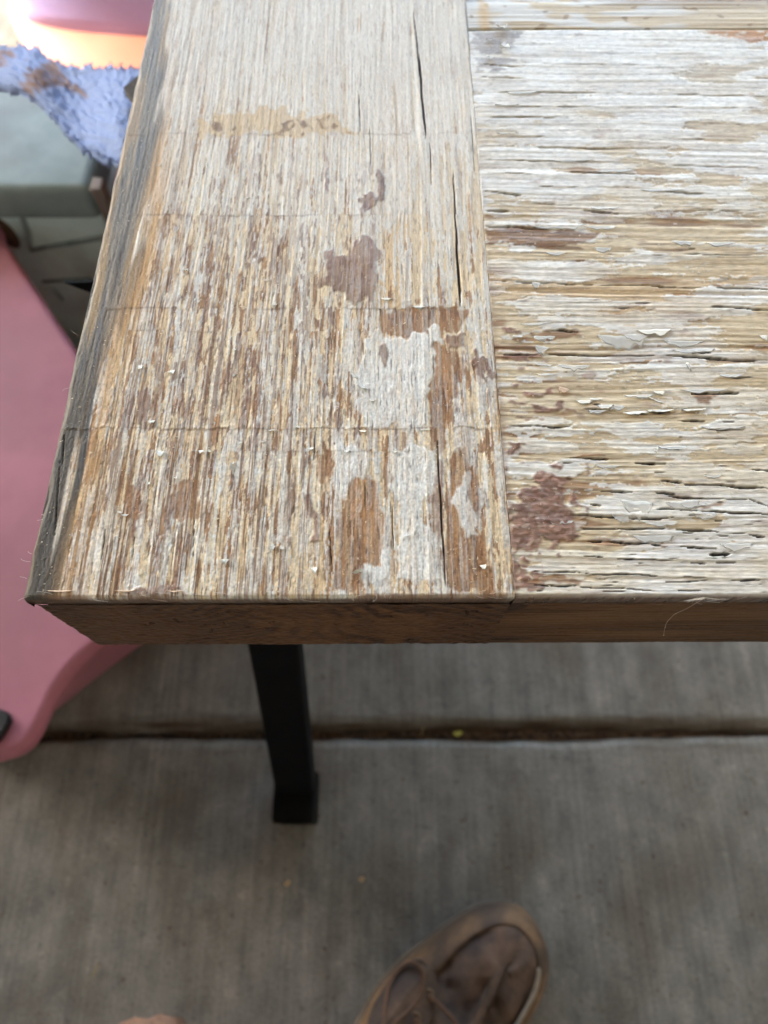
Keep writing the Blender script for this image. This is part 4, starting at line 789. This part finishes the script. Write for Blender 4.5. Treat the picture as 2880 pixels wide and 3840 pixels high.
# oval handle slot, seen as a brown hollow
V = []; F = []; c = ony(20, 872, YB+.006); n = 20
for k in range(n):
    a = 2*PI*k/n; p = ony(18+62*math.cos(a)*.9+18*math.sin(a), 872+52*math.sin(a)+30*math.cos(a), YB+.0092); V.append(p)
for k in range(n):
    V.append(V[k]*.82+c*.18+np.array((0, -.002, 0)))
F = [(k, (k+1) % n, n+(k+1) % n, n+k) for k in range(n)]+[tuple(range(n, 2*n))]
link('handle', mesh('handle', V, F), M_brn, body)
# upright board and red tool case beside it
M_brd = noise_mat('worn_board', lin((104, 92, 84)), lin((126, 112, 102)), 60, .7, .0003, (1, 1, .2))
bm = bmesh.new(); bm_box(bm, xr+.003, xr+.0125, YB-.004, YB+.012, 0, ztop+.004, .001, 1); tag(link('thin_board', from_bm('thin_board', bm), M_brd), 'thin grey brown board standing on edge between the crate and the red case', 'board')
M_red = noise_mat('crimson_plastic', lin((128, 16, 32)), lin((148, 24, 40)), 20, .5); M_nav = noise_mat('navy_plastic', lin((18, 21, 32)), lin((28, 31, 44)), 20, .55, spec=.2)
rc = empty('tool_case', (xr+.08, YB+.05, 0), 'crimson tool case with a dark navy lid between crate and door', 'case')
zr = float(ony(400, 690, YB+.02)[2])
bm = bmesh.new(); bm_box(bm, xr+.018, xr+.26, YB+.02, YB+.10, 0, zr, .006, 3); link('body', from_bm('body', bm, True), M_red, rc)
bm = bmesh.new(); bm_box(bm, xr+.017, xr+.262, YB+.025, YB+.098, zr+.0015, zr+.05, .012, 3); link('lid', from_bm('lid', bm, True), M_nav, rc)
bm = bmesh.new(); bm_box(bm, xr+.016, xr+.264, YB+.017, YB+.104, zr-.004, zr+.001, .0015, 2); link('rim', from_bm('rim', bm, True), M_red, rc)

# ------------------------------------------------------------------ pink plastic tote beside the door
M_pnk = noise_mat('salmon_plastic', lin((146, 86, 98)), lin((164, 100, 112)), 14, .6, .0, spec=.45, c3=lin((148, 92, 100)), scale3=6)
M_lat = mat('black_latch', lin((16, 16, 18)), .5)
ZL = .20
tote = empty('storage_tote', tuple(onz(-250, 2000, 0.0)), 'salmon pink plastic tote with a black latch standing left of the door', 'tote')
TOPP = [(-60, 788), (0, 880), (140, 1094), (275, 1300), (420, 1522), (520, 1760), (560, 2060), (500, 2270), (420, 2352), (350, 2420), (290, 2474), (235, 2535), (185, 2612), (150, 2690), (118, 2752), (88, 2792), (50, 2818), (0, 2835), (-90, 2848), (-300, 2800), (-800, 2300), (-900, 1500), (-500, 900)]
BOTP = [(-40, 1100), (20, 1180), (160, 1330), (300, 1480), (520, 1620), (760, 1800), (860, 2080), (760, 2260), (690, 2318), (602, 2376), (520, 2436), (420, 2508), (310, 2590), (225, 2652), (165, 2696), (120, 2735), (80, 2770), (30, 2800), (-60, 2805), (-250, 2740), (-650, 2250), (-700, 1600), (-400, 1200)]
tp = [onz(x, y, ZL) for x, y in TOPP]; bp_ = [onz(x, y, 0.0) for x, y in BOTP]; cen = np.mean(tp, 0)
def dens(P, k=4): return [np.array(q) for q in bez([P[-1]]+P+[P[0]], k)][k:-1]
tp = dens(tp); bp_ = dens(bp_); n = len(tp)
tp = [np.array((p[0], p[1], ZL)) for p in tp]; bp_ = [np.array((p[0], p[1], 0)) for p in bp_]
rings = []
def ringz(base, inset, z): return [np.array((p[0]+(cen[0]-p[0])*inset, p[1]+(cen[1]-p[1])*inset, z)) for p in base]
rings.append(ringz(bp_, .04, 0.0)); rings.append(ringz(bp_, .0, .006))
for t in (.15, .35, .55, .75, .88, .96): rings.append([b*(1-t)+np.array((a[0], a[1], ZL-.012))*t for a, b in zip(ringz(tp, .02, 0), bp_)])
body_r = rings
lid_r = [ringz(tp, .03, ZL-.016), ringz(tp, -.004, ZL-.016), ringz(tp, -.006, ZL-.010), ringz(tp, 0, ZL-.004), ringz(tp, .012, ZL-.001), ringz(tp, .03, ZL), ringz(tp, .06, ZL), ringz(tp, .12, ZL)]
def loft(name, rs, m, par, cap0=True, cap1=True):
    V = [p for rg in rs for p in rg]; F = []; k = len(rs[0])
    for j in range(len(rs)-1):
        for i in range(k): F.append((j*k+i, j*k+(i+1) % k, (j+1)*k+(i+1) % k, (j+1)*k+i))
    if cap0: F.append(tuple(range(k-1, -1, -1)))
    if cap1: F.append(tuple((len(rs)-1)*k+i for i in range(k)))
    return link(name, mesh(name, V, F), m, par)
loft('body', body_r, M_pnk, tote); loft('lid', lid_r, M_pnk, tote)
P = [onz(px, py, ZL+.0045) for px, py in ((-70, 2640), (0, 2660), (26, 2672), (38, 2686), (30, 2718), (4, 2760), (-20, 2790), (-80, 2800))]
bm = bmesh.new(); vs_ = [bm.verts.new(p) for p in P]; f_ = bm.faces.new(vs_); e_ = bmesh.ops.extrude_face_region(bm, geom=[f_]); bmesh.ops.translate(bm, vec=(0, 0, -.008), verts=[x for x in e_['geom'] if isinstance(x, bmesh.types.BMVert)])
bmesh.ops.bevel(bm, geom=bm.edges[:], offset=.0015, segments=2, affect='EDGES'); link('latch', from_bm('latch', bm), M_lat, tote)

# ------------------------------------------------------------------ pink tub behind, its foot in the sun
tub = empty('tub', tuple(onz(330, 150, 0)), 'pink plastic tub out in the sunlight behind the blue towel', 'tub')
M_pk2 = noise_mat('pink_plastic_shaded', lin((150, 140, 186)), lin((158, 148, 194)), 9, .5)  # wall pushed to mauve, blue sky shade painted into the pink
zl = .05
fl = [onz(x, y, zl) for x, y in ((28, 22), (36, 60), (60, 115), (100, 172), (150, 215), (300, 330), (700, 380), (1000, 300), (1000, 40), (700, -120), (300, -140), (80, -60))]
wl = [onz(x, y, zl) for x, y in ((48, 12), (62, 42), (100, 74), (180, 100), (330, 122), (560, 137), (760, 140), (950, 120), (960, 20), (700, -100), (320, -120), (110, -50))]
M_pea = noise_mat('pink_plastic_sunlit', lin((158, 100, 80)), lin((166, 108, 88)), 9, .5)  # same plastic as the wall, sunlit tint put into the base colour
fl = dens(fl); wl = dens(wl); c2 = np.mean(wl, 0)
def rz(b, ins, z): return [np.array((p[0]+(c2[0]-p[0])*ins, p[1]+(c2[1]-p[1])*ins, z)) for p in b]
loft('base', [rz(fl, 0, 0), rz(fl, 0, zl-.012), rz(fl, .01, zl-.003), rz(fl, .03, zl)], M_pea, tub)
loft('wall', [rz(wl, 0, zl-.002), rz(wl, .0, zl+.02), rz(wl, -.02, zl+.12), rz(wl, -.05, zl+.30), rz(wl, -.08, zl+.302), rz(wl, -.08, zl+.315), rz(wl, -.04, zl+.318), rz(wl, 0, zl+.30), rz(wl, .1, zl+.03)], M_pk2, tub, True, True)

# ------------------------------------------------------------------ the person: shoe and kneeling trouser leg
M_lea = noise_mat('worn_leather', lin((52, 39, 32)), lin((96, 74, 58)), 40, .8, .0007, c3=lin((48, 36, 32)), scale3=24, bumpscale=240, rv=.1)
M_lea2 = noise_mat('tan_leather', lin((62, 46, 33)), lin((138, 104, 68)), 26, .75, .0006, c3=lin((56, 42, 33)), scale3=16, bumpscale=260)
M_sole = noise_mat('rubber_sole', lin((66, 56, 46)), lin((92, 80, 66)), 60, .75, .0004); M_lace = noise_mat('lace', lin((74, 50, 34)), lin((92, 64, 42)), 400, .7, .0002)
M_thr = noise_mat('pale_thread', lin((122, 112, 98)), lin((142, 130, 114)), 300, .8)
person = empty('person', (0.05, -.2, 0), 'person kneeling in tan trousers, one brown leather shoe planted by the sawhorse', 'person')
# outline of the sole as the photo shows it, closed behind out of view
OUT = [(1330, 3840), (1420, 3690), (1520, 3580), (1640, 3480), (1740, 3412), (1830, 3376), (1920, 3382), (1985, 3430), (2028, 3510), (2042, 3600), (2030, 3690), (1990, 3780), (1945, 3850), (1860, 3960), (1770, 4090), (1680, 4260), (1560, 4420), (1420, 4480), (1290, 4420), (1220, 4280), (1230, 4100), (1270, 3960)]
out = dens([onz(x, y, 0.012) for x, y in OUT], 4); no = len(out); oc = np.mean(out, 0)
ax0 = onz(1470, 4300, .0); ax1 = onz(1930, 3440, .0)
def so_ring(ins, z, base=None): 
    res = []
    for p in (base or out):
        t = np.clip(np.dot((p-ax0)[:2], (ax1-ax0)[:2])/np.dot((ax1-ax0)[:2], (ax1-ax0)[:2]), .12, .80); q = ax0+(ax1-ax0)*t   # nearest point on the foot axis
        res.append(np.array((p[0]+(q[0]-p[0])*ins, p[1]+(q[1]-p[1])*ins, z)))
    return res
shoe = empty('shoe', tuple(oc*np.array((1, 1, 0)))); shoe.parent = person; shoe.location = Vector(oc*np.array((1, 1, 0)))-Vector((0.05, -.2, 0))
sole = loft('sole', [so_ring(.06, 0), so_ring(.0, .003), so_ring(-.01, .012), so_ring(.0, .019), so_ring(.04, .021)], M_sole, shoe)
def hgt(p):                                       # instep rises toward the ankle
    t = np.dot((p-ax0)[:2], (ax1-ax0)[:2])/np.dot((ax1-ax0)[:2], (ax1-ax0)[:2]); return float(np.clip(t, -.2, 1.1))
def up_ring(ins, f):
    rg = so_ring(ins, 0); res = []
    for p in rg:
        t = hgt(p); apex = .058+.055*sstep(np.array((.62-t)/.6)); res.append(np.array((p[0], p[1], .020+(apex-.020)*f)))
    return res
loft('vamp', [up_ring(.03, 0), up_ring(.015, .16), up_ring(.035, .36), up_ring(.09, .56), up_ring(.17, .70), up_ring(.26, .79), up_ring(.33, .83)], M_lea2, shoe, True, False)
nn = gn((7, no), 1, 1, 1.5, 3.5, 71)
ap = [up_ring(.30, .845), up_ring(.325, .80), up_ring(.36, .83), up_ring(.45, .88), up_ring(.58, .94), up_ring(.74, .985), up_ring(.9, 1.0)]
for j in range(2, 7):
    for i in range(no):
        p = ap[j][i]; k = hgt(p); cre = -.006*math.exp(-((k-.66-.06*math.sin(p[0]*180))/.03)**2)-.004*math.exp(-((k-.54+.08*math.sin(p[0]*150))/.03)**2); ap[j][i] = p+np.array((0, 0, .0012*nn[j, i]+cre))
loft('apron', ap, M_lea, shoe, False, True)
st = up_ring(.315, .87)
geo = []
for i in range(no):
    if not (36 <= i <= 60): continue
    a, b = st[i], st[(i+1) % no]; m2 = (a+b)/2
    for k in range(3):
        p = a+(b-a)*(k+.12)/3; q = a+(b-a)*(k+.78)/3; geo.append(tube([p, (p+q)/2+np.array((0, 0, .0012)), q], .0017, 5))
link('stitching', mesh('stitching', *join_geo(geo)), M_thr, shoe)
def sp(px, py, dz=0.0):                           # a point on the upper under a photo position
    z = .09
    for _ in range(12):
        p = onz(px, py, z); t = hgt(p); apex = .058+.055*sstep(np.array((.62-t)/.6)); z = float(apex)
    return onz(px, py, z+dz)
# eyelet flaps and laces
V = []; F = []
for side, pts in (('a', [(1470, 3660), (1560, 3598), (1610, 3622), (1650, 3700), (1640, 3760), (1600, 3850), (1500, 3960), (1380, 3980), (1380, 3820)]),):
    P = [sp(x, y, .0035) for x, y in pts]; bm = bmesh.new(); vs_ = [bm.verts.new(p) for p in dens(P, 3)]; f_ = bm.faces.new(vs_); e_ = bmesh.ops.extrude_face_region(bm, geom=[f_]); bmesh.ops.translate(bm, vec=(0, 0, -.006), verts=[x for x in e_['geom'] if isinstance(x, bmesh.types.BMVert)])
    link('eyelet_flap', from_bm('eyelet_flap', bm), M_lea, shoe)
M_brs = noise_mat('dull_brass', lin((92, 76, 62)), lin((120, 98, 76)), 60, .45, metal=.7)
for x, y in ((1606, 3732), (1556, 3820)):
    c = sp(x, y, .0052); link('eyelet', mesh('eyelet', *tube([c+np.array((.0036*math.cos(a), .0036*math.sin(a), 0)) for a in np.linspace(0, 2*PI, 15)[:-1]], .0011, 6, True)), M_brs, shoe)
for pts in ([(1606, 3732), (1640, 3760), (1680, 3800), (1730, 3860), (1790, 3930)], [(1556, 3820), (1600, 3870), (1660, 3930)], [(1440, 3960), (1440, 3820), (1452, 3720), (1480, 3650), (1530, 3610), (1570, 3622), (1588, 3668), (1570, 3740), (1520, 3800), (1470, 3850), (1430, 3960)]):
    P = [sp(x, y, .0075) for x, y in pts]; link('lace', mesh('lace', *tube(bez(P, 5),   .0014, 7)), M_lace, shoe)
# trousers: one continuous skinned surface from the knee on the ground up and back over the hips to the planted foot
M_tro = noise_mat('tan_suede_cloth', lin((138, 110, 94)), lin((160, 130, 112)), 260, .95, .0007, c3=lin((142, 108, 90)), scale3=30, spec=.15, bumpscale=700)
kn = onz(560, 3890, .062)
J = [((-.02, -.62, .36), .125), ((-.15, -.55, .33), .10), ((kn[0]+.005, kn[1]-.06, .14), .068), ((kn[0], kn[1]-.006, .068), .055), ((kn[0]+.01, kn[1]-.16, .058), .052), ((kn[0]+.03, kn[1]-.38, .05), .042),
     ((.10, -.55, .36), .10), ((.085, -.33, .44), .078), ((.070, -.27, .42), .072), ((.040, -.285, .24), .058), ((.028, -.292, .125), .050), ((-.02, -.64, .50), .13)]
E_ = [(0, 1), (1, 2), (2, 3), (3, 4), (4, 5), (0, 6), (6, 7), (7, 8), (8, 9), (9, 10), (0, 11)]
me = bpy.data.meshes.new('trousers'); me.from_pydata([j[0] for j in J], E_, []); ob = bpy.data.objects.new('trousers', me); COL.objects.link(ob)
mo = ob.modifiers.new('Skin', 'SKIN'); mo.use_smooth_shade = True
for i, j in enumerate(J): me.skin_vertices[0].data[i].radius = (j[1], j[1]); me.skin_vertices[0].data[i].use_root = (i == 0)
ob.modifiers.new('Sub', 'SUBSURF').levels = 3; ob.modifiers['Sub'].render_levels = 3
dg = bpy.context.evaluated_depsgraph_get(); me2 = bpy.data.meshes.new_from_object(ob.evaluated_get(dg)); bpy.data.objects.remove(ob)
co = np.zeros(len(me2.vertices)*3); me2.vertices.foreach_get('co', co); co = co.reshape(-1, 3)
no_ = np.zeros(len(me2.vertices)*3); me2.vertices.foreach_get('normal', no_); no_ = no_.reshape(-1, 3)
fold = .0060*np.sin(co[:, 0]*95+7*np.sin(co[:, 1]*40+co[:, 2]*30))*np.exp(-((co[:, 1]-kn[1])/.07)**2)+.0018*np.sin(co[:, 1]*240+co[:, 0]*60)
co += no_*fold[:, None]; co[:, 2] = np.maximum(co[:, 2], .001); me2.vertices.foreach_set('co', co.ravel()); me2.polygons.foreach_set('use_smooth', [True]*len(me2.polygons)); me2.update()
me2.name = 'trousers'; link('trousers', me2, M_tro, person)

# ------------------------------------------------------------------ small litter on the concrete
M_leaf = noise_mat('yellow_leaf', lin((170, 160, 60)), lin((190, 176, 84)), 200, .7)
def bit(name, px, py, L, Wd, ang, m, label, cat, z=.0015):
    c = onz(px, py, z); V = []; n = 8
    for sgn in (0, 1):
        for k in range(n):
            a = 2*PI*k/n; x = math.cos(a)*L/2; y = math.sin(a)*Wd/2*(1+.3*math.sin(k*2.3)); V.append((c[0]+x*math.cos(ang)-y*math.sin(ang), c[1]+x*math.sin(ang)+y*math.cos(ang), z+(0.0018*math.cos(a)+.002) * (1 if sgn else .4)))
    F = [tuple(range(n-1, -1, -1)), tuple(range(n, 2*n))]+[(k, (k+1) % n, n+(k+1) % n, n+k) for k in range(n)]
    return tag(link(name, mesh(name, V, F, False), m), label, cat)
M_straw = noise_mat('dry_straw', lin((120, 106, 70)), lin((146, 130, 90)), 200, .8); M_chip = noise_mat('wood_chip', lin((190, 160, 116)), lin((206, 178, 134)), 200, .8)
bit('leaf_scrap', 1715, 2750, .009, .005, .1, M_leaf, 'small yellow green leaf scrap lying in the concrete joint', 'leaf', -.004)
bit('straw', 1582, 2744, .010, .0016, 1.2, M_straw, 'short straw leaning in the concrete joint left of the leaf scrap', 'straw', -.004)
bit('straw', 358, 3640, .014, .0016, 1.1, M_straw, 'dry straw lying alone on the left of the concrete slab', 'straw')
bit('wood_chip', 1078, 3312, .006, .004, .6, M_chip, 'pale wood chip on the concrete below the sawhorse foot', 'wood chip')
bit('wood_chip', 1356, 3296, .005, .004, .2, M_chip, 'pale wood chip on the concrete between the foot and the shoe', 'wood chip')
V = []; F = []
for k in range(700):                               # dark grit scattered on the slabs
    p = onz(r.uniform(0, 2880), r.uniform(2420, 3840), 0); s = r.uniform(.0006, .0016); o = len(V); q = r.uniform(-1, 1, (4, 3))*s*np.array((1.3, 1.3, .5))
    V += [(p[0]+a[0], p[1]+a[1], abs(a[2])+.0002) for a in q]; F += [(o, o+1, o+2), (o, o+2, o+3), (o, o+3, o+1), (o+1, o+3, o+2)]
for k in range(500):
    x = r.uniform(-.45, .45); s = r.uniform(.0008, .0026); o = len(V); q = r.uniform(-1, 1, (4, 3))*s
    V += [(x+a[0], JY+r.normal(0, .001)+a[1]*.5, -.007+a[2]) for a in q]; F += [(o, o+1, o+2), (o, o+2, o+3), (o, o+3, o+1), (o+1, o+3, o+2)]
M_grit = noise_mat('grit', lin((70, 56, 44)), lin((104, 86, 68)), 300, .9)
tag(link('grit', mesh('grit', V, F, False), M_grit), kind='stuff')
